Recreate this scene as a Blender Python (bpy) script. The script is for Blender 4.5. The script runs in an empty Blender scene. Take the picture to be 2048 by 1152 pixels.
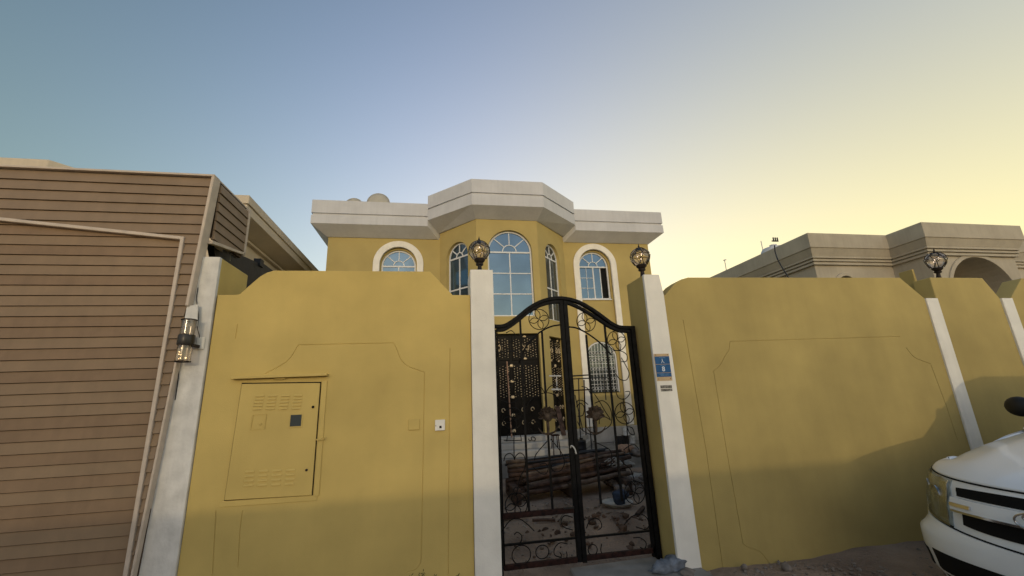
import bpy, bmesh, math, random
import mathutils.noise as mnoise
from mathutils import Vector, Matrix
random.seed(7)
S = bpy.context.scene
COL = S.collection
PI = math.pi
R = math.radians

# ------------------------------------------------------------------ camera
CR = (0.98513818, -0.16674181, -0.04123016)
CU = (-0.00368046, -0.26047681, 0.96547309)
CF = (0.17172423, 0.95097266, 0.25721934)
CP = (0.0, -3.96665, 1.6)
FPX = 828.4948
cam_d = bpy.data.cameras.new('camera')
cam = bpy.data.objects.new('camera', cam_d)
COL.objects.link(cam)
cam.matrix_world = Matrix(((CR[0], CU[0], -CF[0], CP[0]), (CR[1], CU[1], -CF[1], CP[1]),
                           (CR[2], CU[2], -CF[2], CP[2]), (0, 0, 0, 1)))
cam_d.sensor_width = 36
cam_d.lens = FPX / 2048 * 36
cam_d.clip_start = 0.05
cam_d.clip_end = 2000
S.camera = cam

# ------------------------------------------------------------------ sky
SUN_EL, SUN_AZ = 8.8, 191.0        # compass-like: degrees clockwise from +Y
W = bpy.data.worlds.new('World')
S.world = W
W.use_nodes = True
nt = W.node_tree
nt.nodes.clear()
nd = nt.nodes


def wl(a, b):
    nt.links.new(a, b)


def wmath(op, a, b=None):
    m = nd.new('ShaderNodeMath')
    m.operation = op
    for i, v in enumerate((a, b)):
        if v is None:
            continue
        if isinstance(v, (int, float)):
            m.inputs[i].default_value = v
        else:
            wl(v, m.inputs[i])
    return m.outputs[0]


out = nd.new('ShaderNodeOutputWorld')
tc = nd.new('ShaderNodeTexCoord')
nish = nd.new('ShaderNodeTexSky')
nish.sky_type = 'NISHITA'
nish.sun_disc = False
nish.sun_elevation = R(SUN_EL)
nish.sun_rotation = R(SUN_AZ)
nish.dust_density = 2.0
bgn = nd.new('ShaderNodeBackground')
bgn.inputs[1].default_value = 0.05
wl(nish.outputs[0], bgn.inputs[0])
# evening glow: a smooth polynomial in the angle to the glow and the height above the horizon
gl = Vector((.80, .59, .07)).normalized()
nrm = nd.new('ShaderNodeVectorMath'); nrm.operation = 'NORMALIZE'
wl(tc.outputs['Generated'], nrm.inputs[0])
dot = nd.new('ShaderNodeVectorMath'); dot.operation = 'DOT_PRODUCT'
wl(nrm.outputs[0], dot.inputs[0]); dot.inputs[1].default_value = gl
sep = nd.new('ShaderNodeSeparateXYZ')
wl(nrm.outputs[0], sep.inputs[0])
d1 = dot.outputs['Value']
d2 = wmath('MULTIPLY', d1, d1)
d3 = wmath('MULTIPLY', d2, d1)
zz = wmath('MAXIMUM', sep.outputs[2], 0.0)
z2 = wmath('MULTIPLY', zz, zz)
yy_ = sep.outputs[1]
y2 = wmath('MULTIPLY', yy_, yy_)
SKYC = [[-0.9051, -0.7064, -1.3145], [1.2317, 0.941, 1.2009], [0.6879, 0.3953, 0.2577], [-0.5598, -0.4552, -1.2348], [-1.345, -1.0084, 1.0346], [-0.3273, -0.4283, -1.558], [-0.772, -0.5883, -0.5718], [1.1297, 0.8668, 0.8867]]
comb = nd.new('ShaderNodeCombineXYZ')
for ch in range(3):
    v = wmath('ADD', wmath('MULTIPLY', d1, SKYC[1][ch]), SKYC[0][ch])
    v = wmath('ADD', v, wmath('MULTIPLY', d2, SKYC[2][ch]))
    v = wmath('ADD', v, wmath('MULTIPLY', d3, SKYC[3][ch]))
    v = wmath('ADD', v, wmath('MULTIPLY', zz, SKYC[4][ch]))
    v = wmath('ADD', v, wmath('MULTIPLY', z2, SKYC[5][ch]))
    v = wmath('ADD', v, wmath('MULTIPLY', yy_, SKYC[6][ch]))
    v = wmath('ADD', v, wmath('MULTIPLY', y2, SKYC[7][ch]))
    wl(wmath('EXPONENT', v), comb.inputs[ch])
bgp = nd.new('ShaderNodeBackground')
wl(comb.outputs[0], bgp.inputs[0])
bgp.inputs[1].default_value = 1.0
adds = nd.new('ShaderNodeAddShader')
wl(bgn.outputs[0], adds.inputs[0]); wl(bgp.outputs[0], adds.inputs[1])
wl(adds.outputs[0], out.inputs[0])

# ------------------------------------------------------------------ sun
sd = bpy.data.lights.new('sun', 'SUN')
sd.energy = 0.52
sd.angle = R(0.4)
sd.color = (1.0, 0.80, 0.52)
sun = bpy.data.objects.new('sun', sd)
COL.objects.link(sun)
sv = Vector((math.sin(R(SUN_AZ)) * math.cos(R(SUN_EL)), math.cos(R(SUN_AZ)) * math.cos(R(SUN_EL)), math.sin(R(SUN_EL))))
sun.rotation_euler = sv.to_track_quat('Z', 'Y').to_euler()
sun.location = (0, -10, 8)

S.view_settings.view_transform = 'Standard'
S.view_settings.look = 'None'
S.view_settings.gamma = 1
S.view_settings.exposure = 0
S.view_settings.use_curve_mapping = False
S.render.engine = 'CYCLES'
S.cycles.max_bounces = 8
S.cycles.transparent_max_bounces = 12

# ------------------------------------------------------------------ helpers
WL = {}                                                        # world origin of every object made here


def at(px, py, y):
    """Point of the plane Y = y that the photograph shows at pixel (px, py)."""
    d = [CF[i] + ((px - 1024) * CR[i] - (py - 576) * CU[i]) / FPX for i in range(3)]
    t = (y - CP[1]) / d[1]
    return Vector([CP[i] + t * d[i] for i in range(3)])


def tag(o, label=None, cat=None, group=None, kind=None):
    if label: o['label'] = label
    if cat: o['category'] = cat
    if group: o['group'] = group
    if kind: o['kind'] = kind
    return o


def thing(name, label, cat, loc=(0, 0, 0), group=None):
    o = bpy.data.objects.new(name, None)
    COL.objects.link(o)
    o.location = loc
    o.empty_display_size = .1
    WL[o.name] = Vector(loc)
    return tag(o, label, cat, group)


class MB:
    def __init__(s, tf=None):
        s.v, s.f, s.tf = [], [], tf or (lambda a, b, c: (a, b, c))

    def add(s, vs, fs):
        n = len(s.v)
        s.v += [tuple(s.tf(*p)) for p in vs]
        s.f += [tuple(n + i for i in f) for f in fs]
        return s

    def box(s, a0, a1, b0, b1, c0, c1):
        return s.add([(a0, b0, c0), (a1, b0, c0), (a1, b1, c0), (a0, b1, c0), (a0, b0, c1), (a1, b0, c1), (a1, b1, c1), (a0, b1, c1)],
                     [(0, 3, 2, 1), (4, 5, 6, 7), (0, 1, 5, 4), (1, 2, 6, 5), (2, 3, 7, 6), (3, 0, 4, 7)])

    def prism(s, poly, b0, b1, dep=None):
        """poly in (a, c) swept from depth b0 to b1; dep(c) moves the front."""
        n = len(poly)
        d = dep or (lambda c: 0)
        vs = [(a, b0 + d(c), c) for a, c in poly] + [(a, b1, c) for a, c in poly]
        fs = [tuple(range(n)), tuple(range(2 * n - 1, n - 1, -1))] + [(i, i + n, (i + 1) % n + n, (i + 1) % n) for i in range(n)]
        return s.add(vs, fs)

    def slab(s, poly, c0, c1):
        """poly in (a, b) swept vertically."""
        n = len(poly)
        vs = [(a, b, c0) for a, b in poly] + [(a, b, c1) for a, b in poly]
        fs = [tuple(range(n - 1, -1, -1)), tuple(range(n, 2 * n))] + [(i, (i + 1) % n, (i + 1) % n + n, i + n) for i in range(n)]
        return s.add(vs, fs)

    def ring(s, outer, inner, b0, b1, closed=False):
        """band between two outlines in (a, c)."""
        n = len(outer)
        vs = [(a, b0, c) for a, c in outer] + [(a, b0, c) for a, c in inner] + [(a, b1, c) for a, c in outer] + [(a, b1, c) for a, c in inner]
        fs = []
        m = n if closed else n - 1
        for i in range(m):
            j = (i + 1) % n
            fs += [(i, j, n + j, n + i), (2 * n + j, 2 * n + i, 3 * n + i, 3 * n + j), (i, 2 * n + i, 2 * n + j, j), (n + i, n + j, 3 * n + j, 3 * n + i)]
        if not closed:
            fs += [(0, n, 3 * n, 2 * n), (n - 1, 3 * n - 1, 4 * n - 1, 2 * n - 1)]
        return s.add(vs, fs)

    def bar(s, path, w, b0, b1, closed=False):
        """flat bar of width w along a path in (a, c)."""
        L, Rr = offset(path, w / 2, closed)
        return s.ring(L, Rr, b0, b1, closed)

    def tube(s, pts, r, n=6, closed=False, r2=None):
        pts = [Vector(p) for p in pts]
        m = len(pts)
        vs, fs = [], []
        up = None
        for i, p in enumerate(pts):
            a = pts[(i - 1) % m] if (closed or i) else p
            b = pts[(i + 1) % m] if (closed or i < m - 1) else p
            t = (b - a).normalized() if (b - a).length > 1e-9 else Vector((0, 0, 1))
            if up is None:
                up = Vector((0, 0, 1)) if abs(t.z) < .9 else Vector((1, 0, 0))
            u = (up - t * up.dot(t))
            if u.length < 1e-6: u = Vector((0, 1, 0)) - t * t.y
            u.normalize(); up = u
            w = t.cross(u)
            rr = r if r2 is None else r + (r2 - r) * i / max(1, m - 1)
            for k in range(n):
                an = 2 * PI * k / n
                vs.append(tuple(p + u * rr * math.cos(an) + w * rr * math.sin(an)))
        for i in range(m if closed else m - 1):
            j = (i + 1) % m
            for k in range(n):
                l = (k + 1) % n
                fs.append((i * n + k, i * n + l, j * n + l, j * n + k))
        if not closed:
            fs += [tuple(range(n - 1, -1, -1)), tuple((m - 1) * n + k for k in range(n))]
        return s.add(vs, fs)

    def lathe(s, prof, cx, cy, cz, n=20, tilt=None):
        vs, fs = [], []
        for r, z in prof:
            for k in range(n):
                a = 2 * PI * k / n
                vs.append((cx + r * math.cos(a), cy + r * math.sin(a), cz + z))
        for i in range(len(prof) - 1):
            for k in range(n):
                l = (k + 1) % n
                fs.append((i * n + k, i * n + l, (i + 1) * n + l, (i + 1) * n + k))
        fs += [tuple(range(n - 1, -1, -1)), tuple((len(prof) - 1) * n + k for k in range(n))]
        return s.add(vs, fs)

    def blob(s, c, r, amp=.2, sub=2, seed=0, sq=(1, 1, 1)):
        bm = bmesh.new()
        bmesh.ops.create_icosphere(bm, subdivisions=sub, radius=1)
        rn = random.Random(seed)
        ph = [Vector((rn.uniform(-3, 3), rn.uniform(-3, 3), rn.uniform(-3, 3))) for _ in range(5)]
        vs = []
        for v in bm.verts:
            k = 1 + amp * sum(math.sin(v.co.dot(p) + i * 1.7) for i, p in enumerate(ph)) / 2.5
            if sub >= 3: k += amp * (abs(mnoise.noise(v.co * 3.1 + ph[0])) * 1.1 + abs(mnoise.noise(v.co * 7 + ph[1])) * .5 - .45)
            vs.append((c[0] + v.co.x * r * k * sq[0], c[1] + v.co.y * r * k * sq[1], c[2] + v.co.z * r * k * sq[2]))
        fs = [tuple(v.index for v in f.verts) for f in bm.faces]
        bm.free()
        return s.add(vs, fs)

    def build(s, name, mat, parent=None, smooth=False, bevel=0, seg=1, autos=None):
        o0 = WL[parent.name] if parent else Vector((0, 0, 0))
        me = bpy.data.meshes.new(name)
        me.from_pydata([tuple(Vector(p) - o0) for p in s.v], [], s.f)
        bm = bmesh.new(); bm.from_mesh(me)
        bmesh.ops.recalc_face_normals(bm, faces=bm.faces)
        if smooth:
            for f in bm.faces: f.smooth = True
            if autos:
                for e in bm.edges:
                    if len(e.link_faces) == 2 and e.calc_face_angle(0) > R(autos): e.smooth = False
        bm.to_mesh(me); bm.free()
        me.materials.append(mat)
        o = bpy.data.objects.new(name, me)
        COL.objects.link(o)
        if parent: o.parent = parent
        WL[o.name] = o0
        if bevel:
            b = o.modifiers.new('bevel', 'BEVEL'); b.width = bevel; b.segments = seg; b.limit_method = 'ANGLE'; b.angle_limit = R(40)
        return o


def offset(path, d, closed=False):
    n = len(path)
    L, Rr = [], []
    for i in range(n):
        a = path[(i - 1) % n] if (closed or i) else None
        b = path[(i + 1) % n] if (closed or i < n - 1) else None
        p = path[i]
        ts = []
        if a is not None: ts.append(Vector((p[0] - a[0], p[1] - a[1])).normalized())
        if b is not None: ts.append(Vector((b[0] - p[0], b[1] - p[1])).normalized())
        t = sum(ts, Vector((0, 0))).normalized()
        k = 1 / max(.5, t.dot(ts[0]))
        nx, ny = -t.y * d * k, t.x * d * k
        L.append((p[0] + nx, p[1] + ny)); Rr.append((p[0] - nx, p[1] - ny))
    return L, Rr


def arc(cx, cz, r, a0, a1, n=16):
    return [(cx + r * math.cos(R(a0 + (a1 - a0) * i / n)), cz + r * math.sin(R(a0 + (a1 - a0) * i / n))) for i in range(n + 1)]


def arch(cx, r, zb, zs, n=20):
    """outline of a round-headed opening, from bottom left up and over to bottom right"""
    return [(cx - r, zb)] + arc(cx, zs, r, 180, 0, n) + [(cx + r, zb)]


def spline(pts, k=6, closed=False):
    P = [Vector(p) for p in pts]
    n = len(P); o = []
    rng = n if closed else n - 1
    for i in range(rng):
        p0 = P[(i - 1) % n] if (closed or i > 0) else P[0] * 2 - P[1]
        p1, p2 = P[i], P[(i + 1) % n]
        p3 = P[(i + 2) % n] if (closed or i < n - 2) else P[n - 1] * 2 - P[n - 2]
        for j in range(k):
            t = j / k
            o.append(.5 * ((2 * p1) + (p2 - p0) * t + (2 * p0 - 5 * p1 + 4 * p2 - p3) * t * t + (3 * p1 - p0 - 3 * p2 + p3) * t ** 3))
    if not closed: o.append(P[-1])
    return o


def clip(poly, f):
    """keep the part of poly (a, c) where f(a, c) >= 0"""
    o = []
    for i, p in enumerate(poly):
        q = poly[(i + 1) % len(poly)]
        fp, fq = f(*p), f(*q)
        if fp >= 0: o.append(p)
        if (fp >= 0) != (fq >= 0):
            t = fp / (fp - fq)
            o.append((p[0] + (q[0] - p[0]) * t, p[1] + (q[1] - p[1]) * t))
    return o


def cut(o, cutters):
    """subtract closed meshes from o and keep the result as plain mesh"""
    tmp = []
    bev = [(m.width, m.segments) for m in o.modifiers if m.type == 'BEVEL']
    o.modifiers.clear()
    for c in cutters:
        t = c.build('cutter', o.data.materials[0])
        t.location = (0, 0, 0)
        tmp.append(t)
        m = o.modifiers.new('b', 'BOOLEAN'); m.operation = 'DIFFERENCE'; m.solver = 'EXACT'; m.object = t
    # meshes are stored relative to their parent's origin; cutters are in world space
    bpy.context.view_layer.update()
    dg = bpy.context.evaluated_depsgraph_get()
    me = bpy.data.meshes.new_from_object(o.evaluated_get(dg))
    o.modifiers.clear()
    old = o.data
    o.data = me
    me.name = old.name
    bpy.data.meshes.remove(old)
    for t in tmp:
        bpy.data.objects.remove(t)
    for w, sg in bev:
        b = o.modifiers.new('bevel', 'BEVEL'); b.width = w; b.segments = sg; b.limit_method = 'ANGLE'; b.angle_limit = R(40)


# ------------------------------------------------------------------ materials
def mat(name, col, rough=.85, var=.12, scale=3.0, bump=.15, bscale=60, metal=0, spec=.3, col2=None, blotch=0, bdist=.004, coat=0, streak=0):
    m = bpy.data.materials.new(name)
    m.use_nodes = True
    t = m.node_tree
    b = t.nodes['Principled BSDF']
    b.inputs['Roughness'].default_value = rough
    b.inputs['Metallic'].default_value = metal
    b.inputs['Specular IOR Level'].default_value = spec
    b.inputs['Coat Weight'].default_value = coat
    co = t.nodes.new('ShaderNodeTexCoord')
    src = co.outputs['Object']
    n1 = t.nodes.new('ShaderNodeTexNoise'); n1.inputs['Scale'].default_value = scale; n1.inputs['Detail'].default_value = 6
    t.links.new(src, n1.inputs['Vector'])
    mx = t.nodes.new('ShaderNodeMix'); mx.data_type = 'RGBA'
    c2 = col2 or tuple(max(0, c * (1 - var * 2)) for c in col)
    mx.inputs['A'].default_value = (*c2, 1)
    mx.inputs['B'].default_value = (*[min(1, c * (1 + var)) for c in col], 1)
    rp = t.nodes.new('ShaderNodeMapRange'); rp.inputs[1].default_value = .3; rp.inputs[2].default_value = .68
    t.links.new(n1.outputs[0], rp.inputs[0]); t.links.new(rp.outputs[0], mx.inputs['Factor'])
    last = mx.outputs['Result']
    if blotch:
        n3 = t.nodes.new('ShaderNodeTexNoise'); n3.inputs['Scale'].default_value = .9; n3.inputs['Detail'].default_value = 2
        t.links.new(src, n3.inputs['Vector'])
        r3 = t.nodes.new('ShaderNodeMapRange'); r3.inputs[1].default_value = .35; r3.inputs[2].default_value = .7; r3.inputs[3].default_value = 1 - blotch; r3.inputs[4].default_value = 1 + blotch
        t.links.new(n3.outputs[0], r3.inputs[0])
        hs = t.nodes.new('ShaderNodeHueSaturation'); t.links.new(r3.outputs[0], hs.inputs['Value']); t.links.new(last, hs.inputs['Color'])
        last = hs.outputs[0]
    if streak:
        mp = t.nodes.new('ShaderNodeMapping'); mp.inputs['Scale'].default_value = (14, 14, .7)
        t.links.new(src, mp.inputs[0])
        n4 = t.nodes.new('ShaderNodeTexNoise'); n4.inputs['Scale'].default_value = 1; n4.inputs['Detail'].default_value = 4
        t.links.new(mp.outputs[0], n4.inputs['Vector'])
        r4 = t.nodes.new('ShaderNodeMapRange'); r4.inputs[1].default_value = .4; r4.inputs[2].default_value = .75; r4.inputs[3].default_value = 1; r4.inputs[4].default_value = 1 - streak
        t.links.new(n4.outputs[0], r4.inputs[0])
        hs = t.nodes.new('ShaderNodeHueSaturation'); t.links.new(r4.outputs[0], hs.inputs['Value']); t.links.new(last, hs.inputs['Color'])
        last = hs.outputs[0]
    t.links.new(last, b.inputs['Base Color'])
    if bump:
        n2 = t.nodes.new('ShaderNodeTexNoise'); n2.inputs['Scale'].default_value = bscale; n2.inputs['Detail'].default_value = 4
        t.links.new(src, n2.inputs['Vector'])
        ad = t.nodes.new('ShaderNodeMath'); ad.operation = 'MULTIPLY_ADD'; ad.inputs[1].default_value = 2.0
        t.links.new(n1.outputs[0], ad.inputs[0]); t.links.new(n2.outputs[0], ad.inputs[2])
        bp = t.nodes.new('ShaderNodeBump'); bp.inputs['Strength'].default_value = bump; bp.inputs['Distance'].default_value = bdist
        t.links.new(ad.outputs[0], bp.inputs['Height']); t.links.new(bp.outputs[0], b.inputs['Normal'])
    return m


def emis(name, col, st):
    m = mat(name, col, .5, 0, 1, 0)
    b = m.node_tree.nodes['Principled BSDF']
    b.inputs['Emission Color'].default_value = (*col, 1)
    b.inputs['Emission Strength'].default_value = st
    return m


def clearglass(name, tint=(1, 1, 1), refl=.18, rough=.03):
    m = bpy.data.materials.new(name); m.use_nodes = True
    t = m.node_tree; t.nodes.clear()
    o = t.nodes.new('ShaderNodeOutputMaterial')
    a = t.nodes.new('ShaderNodeBsdfTransparent'); a.inputs[0].default_value = (*tint, 1)
    g = t.nodes.new('ShaderNodeBsdfGlossy'); g.inputs['Roughness'].default_value = rough
    lw = t.nodes.new('ShaderNodeLayerWeight'); lw.inputs[0].default_value = .35
    ma = t.nodes.new('ShaderNodeMath'); ma.operation = 'MULTIPLY_ADD'; ma.inputs[1].default_value = .6; ma.inputs[2].default_value = refl
    co = t.nodes.new('ShaderNodeTexCoord'); no = t.nodes.new('ShaderNodeTexNoise'); no.inputs['Scale'].default_value = 18
    bp = t.nodes.new('ShaderNodeBump'); bp.inputs['Strength'].default_value = .25; bp.inputs['Distance'].default_value = .004
    t.links.new(co.outputs['Object'], no.inputs['Vector']); t.links.new(no.outputs[0], bp.inputs['Height']); t.links.new(bp.outputs[0], g.inputs['Normal'])
    mx = t.nodes.new('ShaderNodeMixShader')
    t.links.new(lw.outputs['Fresnel'], ma.inputs[0]); t.links.new(ma.outputs[0], mx.inputs[0])
    t.links.new(a.outputs[0], mx.inputs[1]); t.links.new(g.outputs[0], mx.inputs[2]); t.links.new(mx.outputs[0], o.inputs[0])
    return m


M = {}
M['yellow'] = mat('yellow_plaster', (.57, .43, .142), .8, .05, 2.6, .45, 120, blotch=.08, streak=.02, bdist=.003)
M['yellow_dim_light'] = mat('yellow_plaster_dim_light', (.43, .335, .122), .82, .06, 2.2, .5, 110, blotch=.10, streak=.03, bdist=.003)  # same yellow paint, darkened in colour for the dimmer light on the right wall
M['yellow_house'] = mat('yellow_house_plaster', (.43, .340, .132), .85, .05, 1.5, .3, 60, blotch=.04)
M['white'] = mat('white_plaster', (.80, .78, .71), .8, .04, 5, .3, 90, blotch=.03, streak=.05)
M['white_worn'] = mat('worn_white_plaster', (.70, .69, .65), .8, .08, 9, .6, 40, blotch=.05, streak=.12)
M['cornice'] = mat('cornice_paint', (.56, .57, .59), .8, .04, 2, .2, 60, blotch=.03, streak=.06)
M['cream'] = mat('cream_plaster', (.60, .52, .40), .85, .05, 1.5, .2, 50, blotch=.04, streak=.06)
M['beige'] = mat('grey_beige_plaster', (.41, .375, .30), .85, .06, 1.5, .2, 50, blotch=.05, streak=.08)
M['tan'] = mat('tan_sheet_metal', (.235, .16, .092), .6, .05, 6, .12, 30, spec=.4, blotch=.05, streak=.07)
M['trim'] = mat('cream_trim', (.52, .44, .36), .5, .06, 12, .1, 40, spec=.4)
M['iron'] = mat('black_iron', (.004, .004, .0045), .55, .5, 20, .3, 80, spec=.14)
M['rust'] = mat('rusty_iron', (.024, .010, .008), .7, .5, 25, .5, 90, spec=.12, col2=(.007, .005, .005))
M['rose'] = mat('brown_cast_iron', (.048, .034, .024), .6, .4, 30, .5, 90, spec=.3)
M['bronze'] = mat('lantern_bronze', (.022, .015, .012), .55, .4, 25, .3, 90, spec=.25)
M['alu'] = mat('white_window_frame', (.66, .68, .70), .45, .04, 8, .05, 30)
M['glass'] = mat('window_glass', (.10, .16, .235), .07, .10, 1.2, .16, 2.2, metal=.85, spec=.5)
M['glass_dark'] = mat('dark_window_glass', (.10, .12, .13), .1, .1, 1.2, .05, 2.2, metal=.6, spec=.5)
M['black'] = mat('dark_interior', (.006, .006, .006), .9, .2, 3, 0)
M['doorblack'] = mat('black_lacquer_door', (.004, .0035, .0035), .4, .3, 8, .1, 40, spec=.12)
M['gold'] = mat('gilt_metal', (.62, .50, .32), .4, .2, 20, .1, 60, metal=.25)
M['grille'] = mat('pale_grille', (.55, .56, .55), .5, .2, 20, .1, 60)
M['sand'] = mat('sandy_ground', (.27, .205, .155), .95, .30, 1.3, 1.0, 26, blotch=.12, bdist=.03, col2=(.15, .11, .085))
M['earth'] = mat('dug_earth', (.095, .062, .045), .95, .35, 6, 1.0, 30, bdist=.02)
M['concrete'] = mat('concrete', (.24, .23, .21), .9, .15, 4, .5, 50, blotch=.1)
M['tile'] = mat('pale_stone_step', (.44, .42, .38), .7, .1, 3, .2, 30, blotch=.05)
M['stone'] = mat('rubble_stone', (.21, .18, .155), .9, .25, 12, .6, 40)
M['wood'] = mat('weathered_log', (.072, .044, .032), .85, .35, 9, .8, 40, bdist=.01)
M['wood2'] = mat('pale_weathered_log', (.13, .095, .07), .85, .3, 9, .8, 40, bdist=.01)
M['pinkwood'] = mat('raw_wood', (.33, .20, .13), .8, .2, 20, .3, 40)
M['steel'] = mat('dark_steel', (.012, .013, .016), .5, .3, 9, .2, 40, spec=.4)
M['plastic'] = mat('black_plastic', (.010, .011, .013), .45, .2, 5, .1, 30)
M['blue'] = mat('blue_fabric', (.035, .052, .088), .8, .3, 14, .6, 40)
M['bluebag'] = mat('pale_blue_plastic_bag', (.14, .16, .19), .5, .3, 14, .6, 40)
M['sack'] = mat('white_sack', (.42, .41, .38), .8, .15, 9, .8, 40, bdist=.01)
M['signblue'] = mat('sign_blue', (.012, .085, .23), .35, .1, 20, .05, 40)
M['signbeige'] = mat('sign_brass', (.52, .38, .22), .5, .1, 20, .1, 40)
M['print'] = mat('white_print', (.62, .68, .75), .5, .02, 20, 0)
M['dimprint'] = mat('faded_print', (.16, .28, .42), .5, .02, 20, 0)
M['sticker'] = mat('grey_sticker', (.20, .19, .165), .6, .5, 45, .1, 60)
M['paint'] = mat('white_car_paint', (.80, .83, .86), .28, .015, 2, 0, spec=.5, coat=.6)
M['chrome'] = mat('chrome', (.55, .56, .58), .12, .05, 9, .02, 30, metal=1)
M['lens'] = mat('headlight_bowl', (.33, .38, .40), .4, .4, 12, .9, 9, bdist=.02, metal=.1, spec=.6, coat=.8)
M['clearlens'] = clearglass('headlight_glass', (.94, .98, 1.0), .02, .02)
M['amber'] = mat('amber_plastic', (.35, .16, .05), .3, .1, 9, .05, 30)
M['rubber'] = mat('tyre_rubber', (.015, .015, .016), .8, .2, 9, .2, 40)
M['tan_grey'] = mat('tan_sheet_metal_fascia', (.235, .168, .108), .6, .05, 6, .12, 30, spec=.35, blotch=.06, streak=.08)
M['tan2'] = mat('tan_sheet_metal_faded', (.222, .146, .084), .62, .06, 5, .12, 30, spec=.35, blotch=.06, streak=.1)
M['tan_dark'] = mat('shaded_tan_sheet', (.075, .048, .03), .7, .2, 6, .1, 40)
M['seam'] = mat('panel_gap', (.004, .004, .004), .9, .1, 9, 0)
M['leaf'] = mat('dry_weed', (.075, .085, .03), .8, .3, 20, .2, 40)
M['tank'] = mat('pale_water_tank', (.50, .53, .58), .5, .05, 3, .1, 30)
M['dish'] = mat('satellite_dish_grey', (.42, .40, .34), .5, .06, 3, .05, 30)
M['lampglass'] = clearglass('amber_tinted_glass', (.97, .93, .90), .07)
M['tubeglass'] = clearglass('ribbed_clear_glass', (.74, .70, .66), .04, .12)
M['smoke'] = mat('smoky_band', (.03, .028, .026), .3, .2, 9, .1, 40)
M['glint_bulb'] = emis('warm_glint', (1.0, .80, .6), 1.3)
M['spark'] = emis('warm_spark', (1.0, .66, .30), 5.0)


# ------------------------------------------------------------------ ground
def ground():
    import mathutils.noise as N
    xs = sorted(set([-400, -200, -90, -40, -20, -12] + [round(-8 + .16 * i, 3) for i in range(101)] + [12, 16, 24, 40, 90, 200, 500]))
    ys = sorted(set([-400, -200, -90, -40, -25, -18, -12, -9] + [round(-6 + .14 * i, 3) for i in range(79)] + [6, 9, 14, 24, 40, 90, 200, 500]))
    mb = MB()
    vs = []
    for y in ys:
        for x in xs:
            z = 0
            near = abs(x) < 9 and -7 < y < 5.2
            if near:
                z = .035 * N.noise(Vector((x * 1.3, y * 1.3, 0))) + .022 * N.noise(Vector((x * 5, y * 5, 3))) + .012 * N.noise(Vector((x * 2 + y * 9, y * 9 - x * 5, 8)))
                if y < -.3: z += .01
                # heap of dug earth inside the gate
                dx, dy = (x - 1.95) / .62, (y - 1.25) / .42
                z += .20 * math.exp(-(dx * dx + dy * dy)) * (1 + .5 * N.noise(Vector((x * 7, y * 7, 1))))
                z += .05 * max(0, 1 - abs(y + .12) / .5) * max(0, min(1, (x - 3.0)))
            vs.append((x, y, z))
    nx = len(xs)
    fs = [(j * nx + i, j * nx + i + 1, (j + 1) * nx + i + 1, (j + 1) * nx + i) for j in range(len(ys) - 1) for i in range(nx - 1)]
    mb.add(vs, fs)
    o = mb.build('ground', M['sand'], smooth=True)
    tag(o, kind='structure', label='brown sandy ground of the street and the yard')
    # concrete apron under the gate
    a = MB()
    a.slab([(1.15, -.75), (2.33, -.55), (2.35, .02), (2.1, .34), (1.2, .30)], -.05, .052)
    tag(a.build('pavement', M['concrete'], bevel=.01), kind='structure', label='small concrete apron in front of the gate')


ground()


def rocks(n, fx, fy, smin, smax, seed, name, label, zf=0):
    rn = random.Random(seed)
    mb = MB()
    for i in range(n):
        r = smin + (smax - smin) * rn.random() ** 3
        mb.blob((rn.uniform(*fx), rn.uniform(*fy), r * .25 + zf), r, .35, 1, rn.randint(0, 999), (1, rn.uniform(.7, 1.2), rn.uniform(.5, .8)))
    o = mb.build(name, M['stone'])
    tag(o, label, kind='stuff')


rocks(900, (2.3, 5.4), (-1.7, -.02), .004, .026, 5, 'gravel', 'loose stones along the foot of the right wall', .015)
rocks(500, (.62, 2.8), (.45, 3.0), .004, .028, 6, 'gravel', 'loose stones strewn over the yard behind the gate', .015)
for i, (x, y, r, lab) in enumerate([(2.72, -.10, .035, 'pale stone at the foot of the right wall near the white pillar'),
                                    (3.05, -.22, .05, 'largest pale stone lying in the dirt below the right wall'),
                                    (1.62, 1.62, .13, 'round rock beside the gate centre post, on the earth heap'),
                                    (1.50, 1.30, .07, 'small pale rock half buried at the left of the earth heap')]):
    tag(MB().blob((x, y, r * .6 + .02), r, .22, 2, 40 + i, (1, .9, .75)).build('rock', M['stone'], smooth=True), lab, 'rock', 'rocks lying on the ground')

# ------------------------------------------------------------------ boundary walls on the street
YT = .20                                           # wall thickness
wl_ = thing('boundary_wall', 'yellow plastered boundary wall left of the gate, with the meter cabinet, lines scored in it', 'wall', (-.8, 0, 0))
poly = [(-1.95, 0), (-1.95, 2.60), (-1.80, 2.60)] + [tuple(at(*p, 0).xz) for p in ((480, 588), (500, 570), (520, 553), (534, 545), (548, 541))] + \
       [(-.095, 2.838), (.123, 2.60), (.294, 2.60), (.294, 0)]
o = MB().prism(poly, 0, YT).build('wall_panel', M['yellow'], wl_, bevel=.008, seg=2)


def groove(pts, w=.007, dep=.012, sp=False):
    p = [tuple(at(a, b, 0).xz) for a, b in pts]
    if sp: p = [tuple(q) for q in spline(p, 4)]
    return MB().bar(p, w, -.02, dep)


def gpath(pts):
    return [tuple(at(a, b, 0).xz) for a, b in pts]


def cutground(o, wallthing, paths, w=.0056, dep=.0055):
    off = WL[wallthing.name]
    cs = [MB(lambda a, b, c: (a, b, c)).bar(p, w, -.02, dep) for p in paths]
    cut(o, cs)


def sarc(p0, pm, p1, k=6):
    return [tuple(q) for q in spline([at(*p0, 0).xz, at(*pm, 0).xz, at(*p1, 0).xz], k)]


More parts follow.
